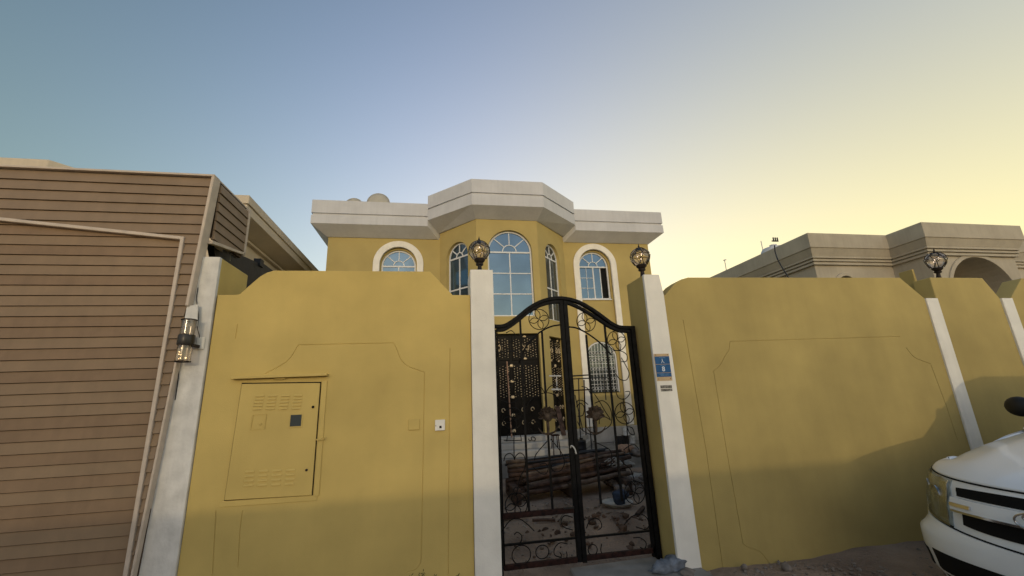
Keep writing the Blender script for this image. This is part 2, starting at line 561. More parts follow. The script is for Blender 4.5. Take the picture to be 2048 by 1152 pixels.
gL = [
    sarc((530, 748), (575, 722), (597, 690)) + gpath([(787, 686)]) + sarc((789, 688), (808, 727), (849, 745))[1:] + gpath([(846, 930), (842, 1122)]) + sarc((842, 1124), (833, 1138), (812, 1146))[1:],
    gpath([(900, 697), (898, 900), (896, 1190)]),
    gpath([(485, 1022), (480, 1060), (476, 1135)]),
    gpath([(475, 648), (471, 677)]),
    gpath([(432, 1022), (425, 1150)]),
]
cutground(o, wl_, gL)
mb = MB().box(.297, .524, -.028, .34, 0, 2.855)
mb.build('pillar', M['white'], wl_, bevel=.006, seg=2)
# pier that ends the left wall: white on the street, yellow towards the yard
MB().prism([(-2.30, 0), (-1.952, 0), (-1.955, 1.2), (-1.965, 2.95), (-2.30, 2.95)], -.022, .02).build('pier_face', M['white_worn'], wl_, bevel=.006, seg=2)
MB().prism([(-2.30, 0), (-1.953, 0), (-1.956, 1.2), (-1.966, 2.95), (-2.30, 2.95)], .021, .56).build('pier', M['yellow'], wl_, bevel=.01, seg=2)

wr = thing('boundary_wall', 'long yellow plastered boundary wall right of the gate, behind the white vehicle, with chamfered tops and white strips', 'wall', (4.5, 0, 0))
mb = MB()
b1 = [(2.352, -.1), (2.352, 2.6), (2.38, 2.6)] + [tuple(at(*p, 0).xz) for p in ((1337, 582), (1350, 567), (1362, 559), (1376, 555))] + [(5.503, 2.82), (5.775, 2.562), (5.775, -.1)]
o = mb.prism(b1, 0, YT).build('wall_panel', M['yellow_dim_light'], wr, bevel=.008, seg=2)
gR = [
    gpath([(1460, 683), (1630, 678), (1800, 673)]),
    gpath([(1460, 683), (1458, 700)]) + sarc((1452, 708), (1440, 730), (1427, 742))[1:] + gpath([(1452, 895), (1486, 1088)]) + sarc((1488, 1092), (1520, 1104), (1541, 1130))[1:],
    sarc((1812, 695), (1830, 715), (1862, 728)) ,
    gpath([(1366, 640), (1382, 730), (1412, 900), (1446, 1138)]),
    gpath([(1862, 730), (1892, 810), (1915, 880)]),
]
cutground(o, wr, gR)
b2 = [(5.955, -.1), (5.955, 2.829), (6.775, 2.829), (6.943, 2.56), (6.943, -.1)]
MB().prism(b2, 0, YT).build('wall_panel', M['yellow_dim_light'], wr, bevel=.008, seg=2)
MB().prism([(7.12, -.1), (7.12, 2.56), (7.42, 2.83), (9.3, 2.83), (9.55, 2.56), (9.55, -.1)], 0, YT).build('wall_panel', M['yellow_dim_light'], wr, bevel=.008, seg=2)
MB().prism([(9.73, -.1), (9.73, 2.82), (15, 2.82), (15, -.1)], 0, YT).build('wall_panel', M['yellow_dim_light'], wr, bevel=.008, seg=2)
for x0, x1 in ((5.778, 5.952), (6.946, 7.117), (9.553, 9.727)):
    MB().box(x0, x1, -.018, YT - .01, -.1, 2.561).build('white_strip', M['white'], wr, bevel=.004)
# pillar at the right of the gate: white face, yellow side
MB().prism([(2.125, 0), (2.349, 0), (2.349, 2.6), (2.325, 2.822), (2.145, 2.822)], -.028, .012).build('pillar', M['white'], wr, bevel=.006, seg=2)
MB().prism([(2.127, 0), (2.347, 0), (2.347, 2.6), (2.323, 2.820), (2.147, 2.820)], .013, .40).build('pillar_side', M['yellow_dim_light'], wr, bevel=.006, seg=2)
# cross wall behind the notch on the right
cw = thing('boundary_wall', 'short end of a tan cross wall seen through the notch in the right wall', 'wall', (6.1, 2, 0))
MB().box(6.015, 6.045, .205, .37, -.1, 3.0).build('end_board', M['yellow_dim_light'], cw, bevel=.004)
MB().box(6.03, 6.22, .365, 7.6, -.1, 2.55).build('wall_panel', M['yellow_house'], cw, bevel=.008)
# unseen wall added behind the camera to cast the straight shade line
shade_wall = thing('boundary_wall', 'unseen plastered wall added across the street to cast the shade line', 'wall', (0, -16, 0))
MB().box(-60, 60, -16.2, -16, -.1, .83 + 16 * math.tan(R(SUN_EL)) / math.cos(R(SUN_AZ - 180))).build('wall_panel', M['cream'], shade_wall)  # body of the added unseen wall, only casts the shade line


# ------------------------------------------------------------------ double gate
YG = .28
G0 = at(990, 1150, YG)
gate = thing('double_gate', 'black wrought iron double gate with arched top and rose ornaments between the white pillars', 'gate', (1.33, YG, 0))


def gp(px, py, y=YG):
    return at(px, py, y)


def crop(ox, oy, s):
    return lambda x, y: (ox + x / s, oy + y / s)


K3, K1, K7 = crop(960, 580, 3.84), crop(990, 860, 5.76), crop(1000, 1050, 5.85)
X0, X1 = gp(990, 900).x - .006, 2.118
XM = (X0 + X1) / 2 - .0
zsh = 2.315


def archtop(off):
    pts = [K3(*p) for p in ((116, 268), (170, 266), (215, 248), (290, 195), (370, 130), (450, 85), (520, 62), (600, 52), (680, 60), (760, 85), (850, 135), (930, 190), (1000, 243), (1060, 272), (1110, 277), (1160, 279))]
    return [tuple(q) for q in spline([gp(*p).xz for p in pts], 3)]


top = archtop(0)
top[0] = (X0, top[0][1]); top[-1] = (X1, top[-1][1])
cl = [(a, c - .018) for a, c in top]
MB().bar(cl, .036, YG - .03, YG + .03).build('top_arch', M['iron'], gate, bevel=.004)
MB().box(X0, X0 + .05, YG - .03, YG + .03, -.02, zsh - .02).build('post', M['iron'], gate, bevel=.004)
MB().box(X1 - .05, X1, YG - .03, YG + .03, -.02, zsh - .03).build('post', M['iron'], gate, bevel=.004)


def zmid(x):
    for i in range(len(top) - 1):
        if top[i][0] <= x <= top[i + 1][0]:
            t = (x - top[i][0]) / (top[i + 1][0] - top[i][0])
            return top[i][1] + (top[i + 1][1] - top[i][1]) * t
    return zsh


def scroll(leaf, pts, r=.0048, name='scroll', y=YG):
    p = spline([gp(*q) for q in pts], 5)
    m = MB(); m.tube(p, r, 5)
    return m.build(name, M['iron'], leaf, smooth=True)


def flower(leaf, c, rp, r=.0048):
    c3 = gp(*c); rr = (gp(c[0] + rp, c[1]) - c3).length
    m = MB()
    m.tube([(c3.x + rr * math.cos(a), YG, c3.z + rr * math.sin(a)) for a in [2 * PI * i / 28 for i in range(28)]], r, 5, closed=True)
    for k in range(4):
        th = PI / 2 * k + .25
        L = []
        for i in range(9):
            t = i / 8
            L.append((t * rr, .26 * rr * math.sin(PI * t)))
        loop = L + [(a, -b) for a, b in reversed(L[1:-1])]
        m.tube([(c3.x + a * math.cos(th) - b * math.sin(th), YG, c3.z + a * math.sin(th) + b * math.cos(th)) for a, b in loop], r * .9, 5, closed=True)
    return m.build('flower_ring', M['iron'], leaf, smooth=True)


def rose(leaf, c, rp):
    c3 = gp(*c); rr = (gp(c[0] + rp, c[1]) - c3).length
    m = MB()
    for ring, (angs, L, w, y0) in enumerate((((-8, 22, 50, 74, 106, 130, 158, 188), 1.12, .52, 0), ((35, 62, 90, 118, 145), 1.0, .50, -.014), ((50, 90, 130), .72, .5, -.028), ((200, 235, 270, 305, 340), .62, .5, -.008))):
        for k, ang in enumerate(angs):
            th = R(ang)
            pts = [(0, 0, 0), (.45 * L, w * .5, -.006), (.86 * L, w * .34, -.012), (1.0 * L, 0, -.002), (.86 * L, -w * .34, -.012), (.45 * L, -w * .5, -.006), (.5 * L, 0, .004)]
            fr = [(c3.x + rr * (a * math.cos(th) - b * math.sin(th)), YG - .02 + y0 + d, c3.z + rr * (a * math.sin(th) + b * math.cos(th))) for a, b, d in pts]
            bk = [(x, y + .006, z) for x, y, z in fr]
            m.add(fr + bk, [(0, 1, 6), (1, 2, 6), (2, 3, 6), (3, 4, 6), (4, 5, 6), (5, 0, 6), (7, 13, 8), (8, 13, 9), (9, 13, 10), (10, 13, 11), (11, 13, 12), (12, 13, 7),
                            (0, 7, 8, 1), (1, 8, 9, 2), (2, 9, 10, 3), (3, 10, 11, 4), (4, 11, 12, 5), (5, 12, 7, 0)])
    m.blob((c3.x, YG - .03, c3.z - .1 * rr), rr * .5, .12, 2, 5, (1, .5, 1.1))
    m.tube([(c3.x, YG - .01, c3.z - rr * .6), (c3.x + .004, YG - .01, c3.z - rr * 1.3), (c3.x, YG - .008, c3.z - rr * 1.9)], .016, 6, r2=.012)
    for sgn in (-1, 1):
        m.tube(spline([(c3.x, YG, c3.z - rr * 2.0), (c3.x + sgn * rr * .7, YG - .01, c3.z - rr * 1.75), (c3.x + sgn * rr * 1.15, YG - .015, c3.z - rr * 1.2)], 4), .014, 5, r2=.003)
    return m.build('rose', M['rose'], leaf)


def leafz(px, y0, y1):
    a, b = gp(px, y0), gp(px, y1)
    return a, b


for side in (0, 1):
    m = MB()
    if side == 0:
        xa, xb = X0 + .056, XM - .002
    else:
        xa, xb = XM + .002, X1 - .056
    sub = [(a, c) for a, c in top if xa <= a <= xb]
    sub = [(xa, zmid(xa))] + sub + [(xb, zmid(xb))]
    drop = .062 if side == 0 else .062
    if side == 0:
        p = [(a, c - .056) for a, c in sub]
    else:                                       # the right leaf has sagged a little, a slit of light shows above it
        p = [(a, c - .058 - .024 * max(0, 1 - ((a - 1.62) / .26) ** 2)) for a, c in sub]
    m.bar(p, .034, YG - .02, YG + .02)
    zl0 = .135 if side == 0 else .125
    stile = XM - .045 if side == 0 else XM + .045
    m.box(min(stile, xb if side == 0 else xa), max(stile, xb if side == 0 else xa), YG - .022, YG + .022, .10 if side == 0 else .09, 2.60)
    if side == 0: m.box(xa, xa + .012, YG - .016, YG + .016, .1, zmid(xa) - .05)
    else: m.box(xb - .03, xb, YG - .018, YG + .018, .07, zmid(xb) - .05)
    leaf = m.build('gate_leaf', M['iron'], gate, bevel=.003)
    # rails
    rx0, rx1 = (xa, stile) if side == 0 else (stile, xb)
    if side == 0:
        zr = gp(1078, 1026).z
        MB().box(rx0, rx1, YG - .018, YG + .018, zr - .024, zr + .024).build('rail', M['rust'], leaf, bevel=.003)
    zt = gp(1080, 1083).z if side == 0 else gp(1235, 1068).z
    MB().box(rx0, rx1, YG - .012, YG + .012, zt - .009, zt + .009).build('rail', M['iron'], leaf, bevel=.002)
    zb = gp(1080, 1127).z if side == 0 else gp(1235, 1108).z
    MB().box(rx0, rx1, YG - .018, YG + .018, zb - .024, zb + .020).build('rail', M['rust'], leaf, bevel=.003)
    bars = [((1050, 850), 1027), ((1095, 850), 1021)] if side == 0 else [((1188, 850), 1009), ((1229, 850), 1003)]
    for bi, (c, yb) in enumerate(bars):
        x = gp(*c).x
        ib = (side == 0 and bi == 1) or (side == 1 and bi == 0)
        ztop = zmid(x) - (.07 if not ib else 0)
        if ib: ztop = gp(*(K3(470, 320) if side == 0 else K3(815, 345))).z
        MB().box(x - .0095, x + .0095, YG - .0095, YG + .0095, gp(c[0], yb).z, ztop).build('bar', M['iron'], leaf)
    if side == 0:
        scroll(leaf, [K3(*p) for p in ((612, 268), (540, 283), (460, 325), (395, 385), (345, 450), (300, 560))], .009, 'inner_arch')
        flower(leaf, K3(453, 225), 20); flower(leaf, K3(250, 985), 20); flower(leaf, K1(245, 865), 22)
        rose(leaf, (1094, 832), 17)
        for s_ in (
            [K3(200, 330), K3(240, 312), K3(270, 345), K3(262, 390), K3(225, 400)],
            [K3(165, 500), K3(230, 470), K3(300, 500), K3(325, 580), K3(300, 680), K3(240, 690), K3(215, 640)],
            [K3(395, 800), K3(395, 750), K3(430, 728), K3(475, 755), K3(500, 800)],
            [K3(505, 800), K3(525, 755), K3(560, 732), K3(600, 745)],
            [K3(350, 950), K3(370, 870), K3(430, 815), K3(500, 790), K3(560, 800), K3(610, 850)],
            [K3(365, 1075), K3(375, 1025), K3(420, 1005), K3(460, 1035), K3(450, 1085), K3(410, 1095), K3(390, 1065)],
            [K3(165, 850), K3(230, 870), K3(280, 850), K3(300, 800), K3(270, 770)],
            [K1(220, 10), K1(218, 180), K1(222, 340)],
            [K1(100, 118), K1(220, 122), K1(305, 118)],
            [K1(135, 130), K1(150, 60), K1(218, 30), K1(290, 60), K1(305, 130)],
            [K1(102, 360), K1(120, 295), K1(170, 268), K1(212, 300), K1(226, 345)],
            [K1(350, 350), K1(330, 290), K1(285, 265), K1(240, 300), K1(226, 345)],
            [K1(352, 360), K1(340, 450), K1(300, 520), K1(275, 600), K1(250, 740)],
            [K1(600, 130), K1(520, 220), K1(468, 290), K1(455, 350)],
            [K1(640, 100), K1(720, 200), K1(775, 280), K1(800, 380), K1(760, 465), K1(700, 480), K1(655, 450), K1(655, 400), K1(700, 370)],
            [K1(520, 395), K1(580, 385), K1(612, 440), K1(590, 500), K1(530, 500), K1(440, 430)],
            [K1(385, 100), K1(400, 125), K1(425, 110), K1(415, 88), K1(440, 80), K1(465, 100), K1(455, 125), K1(430, 120)],
            [K1(250, 750), K1(215, 700), K1(235, 660), K1(280, 670)],
            [K7(-5, 120), K7(60, 20), K7(130, -60), K7(230, -70), K7(330, 0), K7(400, 70)],
            [K7(165, 112), K7(200, 85), K7(250, 120), K7(252, 180), K7(222, 220)],
            [K7(850, 60), K7(740, 20), K7(715, -50), K7(760, -110), K7(850, -90)],
            [K7(720, 380), K7(640, 350), K7(640, 270), K7(700, 210), K7(790, 220)],
            [K7(700, 320), K7(718, 350), K7(712, 380)], [K7(775, 310), K7(785, 350), K7(780, 385)],
        ): scroll(leaf, s_)
        for c, rp in ((K7(250, 350), 20), (K7(495, 315), 14)):
            c3 = gp(*c); rr = (gp(c[0] + rp, c[1]) - c3).length * .93
            MB().tube([(c3.x + rr * math.cos(a), YG, c3.z + rr * .9 * math.sin(a)) for a in [2 * PI * i / 24 for i in range(24)]], .0048, 5, closed=True).build('ring', M['iron'], leaf, smooth=True)
        # drop bolt lying against the rail
        MB().box(gp(1126, 1014).x, gp(1146, 1014).x, YG - .045, YG - .028, gp(1130, 1016).z, gp(1130, 1016).z + .014).build('bolt', M['steel'], leaf)
        lk = MB(); c = gp(1141, 897)
        lk.tube(spline([(c.x - .01, YG - .03, c.z + .01), (c.x, YG - .045, c.z + .03), (c.x + .03, YG - .04, c.z), (c.x + .045, YG - .03, c.z - .05)], 4), .007, 6)
        lk.build('latch', M['grille'], leaf, smooth=True)
    else:
        scroll(leaf, [K3(*p) for p in ((672, 282), (740, 292), (810, 325), (880, 372), (950, 432), (1010, 500))], .009, 'inner_arch')
        flower(leaf, K3(815, 245), 18.5); flower(leaf, K3(1050, 390), 18.5); flower(leaf, K3(1112, 945), 19.5); flower(leaf, K1(1610, 720), 20)
        rose(leaf, (1189, 830), 17)
        for s_ in (
            [K3(1010, 470), K3(1070, 465), K3(1125, 495), K3(1125, 545), K3(1085, 550)],
            [K3(1085, 520), K3(1120, 580), K3(1145, 640), K3(1125, 690), K3(1075, 685), K3(1040, 640)],
            [K3(1045, 785), K3(1065, 828), K3(1110, 838), K3(1145, 805), K3(1148, 780), K3(1115, 780)],
            [K3(745, 890), K3(750, 850), K3(790, 850), K3(830, 880)],
            [K3(780, 740), K3(825, 755), K3(850, 800)],
            [K3(880, 870), K3(940, 850), K3(990, 890), K3(1012, 960), K3(1005, 1030), K3(960, 1070), K3(900, 1100)],
            [K3(1005, 1000), K3(960, 975), K3(920, 990), K3(915, 1030)],
            [K3(880, 800), K3(920, 860), K3(960, 930), K3(1000, 990)],
            [K3(748, 1010), K3(785, 1075), K3(850, 1110), K3(900, 1110)],
            [K3(740, 900), K3(770, 870), K3(800, 900), K3(790, 960), K3(750, 970)],
            [K3(1100, 830), K3(1105, 900), K3(1125, 1020), K3(1135, 1140)],
            [K3(1130, 1050), K3(1170, 1060), K3(1185, 1110), K3(1150, 1100), K3(1130, 1055)],
            [K1(1130, 130), K1(1260, 190), K1(1330, 240), K1(1347, 330), K1(1325, 420), K1(1270, 457), K1(1220, 430), K1(1215, 380), K1(1260, 370)],
            [K1(1520, 0), K1(1530, 120), K1(1548, 250)],
            [K1(1480, 230), K1(1550, 180), K1(1610, 170), K1(1660, 225)],
            [K1(1440, 340), K1(1500, 400), K1(1560, 450), K1(1600, 560)],
            [K7(1010, 40), K7(1050, -50), K7(1110, -80), K7(1170, -50), K7(1190, 20), K7(1150, 60)],
            [K7(1450, 0), K7(1530, -90), K7(1640, -130), K7(1720, -80), K7(1745, 0), K7(1700, 50), K7(1590, 20)],
            [K7(1190, 220), K7(1180, 300), K7(1215, 370)],
            [K7(1560, 150), K7(1640, 150), K7(1710, 210), K7(1690, 280), K7(1640, 260)],
        ): scroll(leaf, s_)
        c = K7(1085, 290); c3 = gp(*c); rr = .045
        MB().tube([(c3.x + rr * math.cos(a), YG, c3.z + rr * math.sin(a)) for a in [2 * PI * i / 20 for i in range(20)]], .0048, 5, closed=True).build('ring', M['iron'], leaf, smooth=True)

# ------------------------------------------------------------------ meter cabinet in the left wall
cab = thing('meter_cabinet', 'yellow painted metal meter cabinet door with louvres set in the left wall', 'cabinet', (-1.35, 0, .9))
dq = [tuple(at(*p, 0).xz) for p in ((450, 1000), (485, 768), (641, 766), (624, 990))]
pf = MB()
fr = [(dq[0][0] - .005, dq[0][1] - .006), (dq[1][0] - .005, dq[1][1] + .010), (dq[2][0] + .007, dq[2][1] + .010), (dq[3][0] + .007, dq[3][1] - .002)]
pf.prism(fr, -.0035, .004).build('gap', M['seam'], cab)
dr = MB().prism(dq, -.015, .0).build('door', M['yellow'], cab, bevel=.003)
lf, rt = [dq[0][0] - .005, dq[3][0] + .012]
MB().prism([(lf - .03, dq[0][1] - .05), (lf - .03, dq[0][1] - .008), (rt + .03, dq[3][1] - .004), (rt + .03, dq[3][1] - .045)], -.006, .0).build('lower_frame', M['yellow'], cab, bevel=.002)
MB().box(rt, rt + .045, -.010, 0, dq[3][1] - .01, dq[2][1] + .02).build('side_frame', M['yellow'], cab, bevel=.004)
MB().prism([tuple(at(*p, 0).xz) for p in ((467, 759), (467, 754), (657, 747), (656, 752))], -.055, .0).build('drip_cap', M['yellow'], cab, bevel=.002)
MB().blob(tuple(at(560, 757, -.01)), .03, .3, 2, 3, (1.6, .3, .5)).build('mortar_lump', M['yellow'], cab, smooth=True)


def louvres(x0, y0, x1, y1, x2, y2, rows):
    for c in range(4):
        for r in range(rows):
            cx = x0 + (x1 - x0) * c / 3 + (x2 - x0) * r / (rows - 1)
            cy = y0 + (y1 - y0) * c / 3 + (y2 - y0) * r / (rows - 1)
            p = at(cx, cy, -.015)
            w = .035
            m = MB()
            m.add([(p.x - w, -.015, p.z + .008), (p.x + w, -.015, p.z + .008), (p.x - w, -.024, p.z - .005), (p.x + w, -.024, p.z - .005), (p.x - w, -.015, p.z - .006), (p.x + w, -.015, p.z - .006)],
                  [(0, 1, 3, 2), (2, 3, 5, 4), (0, 2, 4), (1, 5, 3)])
            m.build('louvre', M['yellow'], dr)


louvres(520, 792, 597, 791, 515, 818, 5)
louvres(500, 943, 582, 940, 497, 971, 4)
p0, p1 = at(580, 853, -.015), at(604, 829, -.015)
MB().box(p0.x - .008, p1.x + .010, -.020, -.0152, p0.z - .012, p1.z + .012).build('window_frame', M['yellow'], dr, bevel=.003)
MB().box(p0.x, p1.x, -.0225, -.0202, p0.z, p1.z).build('window_pane', M['glass_dark'], dr)
p0, p1 = at(501, 859, -.015), at(533, 828, -.015)
MB().bar([(p0.x, p0.z), (p0.x + .006, p1.z), (p1.x, p1.z), (p1.x - .004, p0.z)], .006, -.021, -.0152, closed=True).build('blank_plate', M['yellow'], dr)
MB().blob(tuple(at(521, 847, -.019)), .012, .3, 1, 4, (1, .4, 1)).build('paint_lump', M['yellow'], dr)
p = at(626, 814, -.017)
m = MB(lambda a, b, c: (a, c * 1.0, b)); m.lathe([(.0115, -.003), (.0115, .001)], p.x, p.z, p.y, 14)
m.build('lock_hole', M['seam'], dr)
p = at(613, 940, -.017)
m = MB(lambda a, b, c: (a, c, b)); m.lathe([(.010, -.004), (.010, .001)], p.x, p.z, p.y, 12)
m.build('lock_cap', M['bronze'], dr)
p = at(641, 877, -.02)
m = MB(); m.box(p.x - .035, p.x + .028, -.030, -.016, p.z - .012, p.z - .002)
m.tube(spline([(p.x - .005, -.03, p.z + .002), (p.x + .03, -.032, p.z - .001), (p.x + .036, -.03, p.z + .014)], 4), .004, 5)
m.build('hasp', M['yellow'], dr)

# intercom and the painted-over box
ic = thing('intercom_box', 'small white square junction box on the yellow wall left of the gate', 'junction box', (.005, 0, 1.4))
p = at(880, 850, 0)
MB().box(p.x - .044, p.x + .044, -.022, .0, p.z - .046, p.z + .046).build('box_body', M['white'], ic, bevel=.004, seg=2)
MB().box(p.x - .006, p.x + .014, -.0245, -.0222, p.z - .026, p.z - .006).build('dark_button', M['bronze'], ic)
m = MB(lambda a, b, c: (a, c, b)); m.lathe([(.004, 0), (.004, .002)], p.x - .036, p.z - .004, -.0242, 8); m.build('screw', M['steel'], ic)
ib = thing('blank_box', 'square junction box painted over in yellow, faint on the wall left of the white one', 'junction box', (-.2, 0, 1.4))
p = at(828, 849, 0)
MB().box(p.x - .048, p.x + .048, -.012, .0, p.z - .046, p.z + .046).build('cover', M['yellow'], ib, bevel=.003)

# ------------------------------------------------------------------ number sign
sg = thing('house_number_sign', 'blue house number sign with the figure 8 on the right white pillar', 'sign', (2.245, -.03, 1.7))
YS = -.0285
tl, tr, bl, br = at(1306, 708, YS), at(1337, 707, YS), at(1316, 762, YS), at(1344, 761, YS)
xl, xr = (tl.x + bl.x) / 2 - .002, (tr.x + br.x) / 2 + .002
zt_, zb_ = tl.z, bl.z
MB().box(xl, xr, YS - .004, YS, zb_, zt_).build('backing', M['signbeige'], sg, bevel=.001)
H = zt_ - zb_
y1 = YS - .0065
for a, b in ((.10, .385), (.40, .70), (.715, .855)):
    MB().box(xl + .003, xr - .003, y1, YS - .0042, zt_ - b * H, zt_ - a * H).build('number_panel', M['signblue'], sg)
for a in (.045, .93):
    for x in (xl + .018, xr - .018):
        m = MB(lambda a_, b_, c_: (a_, c_, b_)); m.lathe([(.0045, 0), (.0045, .002)], x, zt_ - a * H, YS - .006, 8); m.build('screw', M['steel'], sg)
xc = (xl + xr) / 2


def txt(s, x, z, size, parent, name, m_, y):
    cu = bpy.data.curves.new(name, 'FONT'); cu.body = s; cu.size = size; cu.align_x = 'CENTER'; cu.align_y = 'CENTER'; cu.extrude = .0006; cu.offset = .0012
    t = bpy.data.objects.new('t', cu); COL.objects.link(t)
    bpy.context.view_layer.update()
    me = bpy.data.meshes.new_from_object(t.evaluated_get(bpy.context.evaluated_depsgraph_get()))
    bpy.data.objects.remove(t)
    me.materials.clear(); me.materials.append(m_)
    me.transform(Matrix.Translation(Vector((x, y, z)) - WL[parent.name]) @ Matrix.Rotation(R(90), 4, 'X'))
    ob = bpy.data.objects.new(name, me); COL.objects.link(ob); ob.parent = parent; WL[ob.name] = WL[parent.name]
    return ob


zA = zt_ - .27 * H
m = MB()
for pts in ([(-.002, .022), (-.001, .008), (-.008, -.012), (-.015, -.021)], [(-.001, .010), (.004, -.004), (.012, -.016), (.018, -.020)]):
    m.tube([(xc + a, y1 - .0006, zA + b) for a, b in pts], .0028, 5)
m.build('arabic_numeral', M['print'], sg)
txt('8', xc, zt_ - .575 * H, .066, sg, 'numeral', M['print'], y1 - .0008)
m = MB()
rn = random.Random(3)
for z, w in ((.145, .032), (.445, .030), (.755, .05), (.80, .04)):
    x = xc - w
    while x < xc + w:
        l = rn.uniform(.004, .010)
        m.box(x, x + l, y1 - .001, y1 - .0002, zt_ - z * H - .002, zt_ - z * H + rn.uniform(.001, .004)); x += l + .003
m.build('small_lettering', M['dimprint'], sg)
p0, p1 = at(1322, 783, YS), at(1344, 770, YS)
st = thing('sticker', 'small worn grey sticker just below the blue number sign', 'sticker', ((p0.x + p1.x) / 2, YS, p0.z))
for a, b in ((0, .42), (.52, 1)):
    MB().box(p0.x, p1.x - .004, YS - .001, YS, p0.z + (p1.z - p0.z) * a, p0.z + (p1.z - p0.z) * b).build('sticker_strip', M['sticker'], st)


# ------------------------------------------------------------------ globe lanterns on the pillars
def globe_lantern(label):
    o = thing('globe_lantern', label, 'lantern', (0, 0, 0), 'black globe lanterns on top of the wall')
    m = MB(); m.lathe([(.040, 0), (.040, .006), (.026, .03), (.020, .075), (.022, .085), (.038, .09), (.040, .105), (.030, .11), (.055, .135), (.058, .15), (.052, .158)], 0, 0, 0, 16)
    m.build('base', M['bronze'], o, smooth=True, autos=40)
    rc, zc = .108, .245
    prof = [(.05, .158)] + [(rc * math.sin(R(a)), zc - rc * math.cos(R(a))) for a in range(32, 178, 10)] + [(.004, zc + rc)]
    MB().lathe(prof, 0, 0, 0, 28).build('glass_globe', M['lampglass'], o, smooth=True)
    rw = rc + .003

    def sp(lon, lat):
        return (rw * math.cos(lat) * math.cos(lon), rw * math.cos(lat) * math.sin(lon), zc + rw * math.sin(lat))
    for k in range(6):
        l0 = 2 * PI * k / 6 + .3
        w = PI / 6
        m = MB()
        # lower round-headed panel
        low = [(l0 - w * .45, R(-52))] + [(l0 - w * .86, R(-12))] + [(l0 + w * .86 * math.cos(a), R(-12) + R(25) * math.sin(a)) for a in [PI - PI * i / 8 for i in range(9)]] + [(l0 + w * .45, R(-52))]
        m.tube([sp(*q) for q in low], .0036, 5)
        l1 = l0 + w
        up = [(l1 - w * .9, R(68)), (l1 - w * .85, R(35)), (l1 - w * .45, R(20)), (l1, R(12)), (l1 + w * .45, R(20)), (l1 + w * .85, R(35)), (l1 + w * .9, R(68))]
        m.tube([sp(*q) for q in spline(up, 2)] if False else [sp(q[0], q[1]) for q in spline([Vector(u) for u in up], 3)], .0036, 5)
        m.build('cage_panel', M['bronze'], o, smooth=True)
    m = MB(); m.tube([sp(2 * PI * i / 24, R(70)) for i in range(24)], .0042, 5, closed=True); m.build('cage_ring', M['bronze'], o, smooth=True)
    MB().lathe([(.022, zc + rc - .01), (.024, zc + rc), (.008, zc + rc + .008), (.011, zc + rc + .022), (.006, zc + rc + .035), (.002, zc + rc + .055)], 0, 0, 0, 10).build('finial', M['bronze'], o, smooth=True)
    for k in range(3):
        a = 2 * PI * k / 3 + .5
        MB().blob((.03 * math.cos(a), .03 * math.sin(a), zc - .01 + .02 * k), .0065, 0, 1, 1, (1, 1, 1.5)).build('glint_bulb', M['glint_bulb'], o, smooth=True)  # glowing beads stand in for the sparkle reflected in the globe
    return o


def copy_thing(src, loc, label):
    r = src.copy(); COL.objects.link(r); r.location = loc; r['label'] = label
    for ch in list(src.children):
        c = ch.copy(); COL.objects.link(c); c.parent = r
        for g in ch.children:
            d = g.copy(); COL.objects.link(d); d.parent = c
    return r


g1 = globe_lantern('globe lantern on the white pillar left of the gate')
g1.location = (.405, .10, 2.853)
g2 = copy_thing(g1, (2.215, .12, 2.82), 'globe lantern on the white pillar with the blue number sign')
g2.rotation_euler = (0, R(-1), R(20))
g3 = copy_thing(g1, (6.24, .10, 2.828), 'globe lantern far right, leaning, on the yellow wall beyond the white strip')
g3.rotation_euler = (R(4), R(-7), R(45))

# ------------------------------------------------------------------ wall lantern on the left pier
p = at(372, 682, -.12)
lx, lz = p.x, p.z
wlm = thing('wall_lantern', 'tall tube wall lantern with lit glass lower half on the left white pier', 'lantern', (lx, -.12, lz))
MB().box(lx + .035, lx + .095, -.035, -.023, lz - .06, lz + .045).build('back_plate', M['white'], wlm, bevel=.003)
MB().box(lx + .045, lx + .068, -.13, -.035, lz - .05, lz - .025).build('bracket', M['bronze'], wlm, bevel=.003)
MB().lathe([(.058, -.035), (.060, -.03), (.060, .045), (.058, .05)], lx, -.12, lz, 24).build('smoked_band', M['smoke'], wlm, smooth=True, autos=40)
for z0, z1 in ((.052, .175), (-.165, -.037)):
    m = MB()
    pr = []
    n = 10
    for i in range(n + 1):
        pr.append((.0525, z0 + (z1 - z0) * i / n)); pr.append((.0505, z0 + (z1 - z0) * (i + .5) / n))
    m.lathe(pr[:-1], lx, -.12, lz, 24)
    m.build('glass_tube', M['tubeglass'], wlm, smooth=True)
for zc in (.178, -.170):
    m = MB(); m.tube([(lx + .054 * math.cos(a), -.12 + .054 * math.sin(a), lz + zc) for a in [2 * PI * i / 28 for i in range(28)]], .0045, 5, closed=True)
    m.build('rim', M['bronze'], wlm, smooth=True)
MB().tube([(lx + .03, -.095, lz + .05), (lx + .03, -.095, lz + .17)], .010, 8).build('inner_reflector', M['grille'], wlm)
rn = random.Random(2)
for k in range(9):
    zz_ = rn.uniform(-.15, -.06)
    MB().blob((lx - .022 + rn.uniform(-.014, .014) * (1 + (-.06 - zz_) * 12) * .6, -.14, lz + zz_), rn.uniform(.002, .0045), 0, 1, 1).build('spark', M['spark'], wlm)
MB().blob((lx + .028, -.14, lz - .142), .006, 0, 1, 1).build('spark', M['spark'], wlm)
wire = thing('cable', 'thin loose cable hanging down beside the tube wall lantern', 'cable', (-2.1, -.03, 2.2))
MB().tube(spline([at(396, 575, -.03), at(393, 600, -.03), at(397, 630, -.04), at(395, 655, -.04), at(399, 672, -.035), at(397, 680, -.03)], 5), .003, 5).build('wire', M['bronze'], wire, smooth=True)
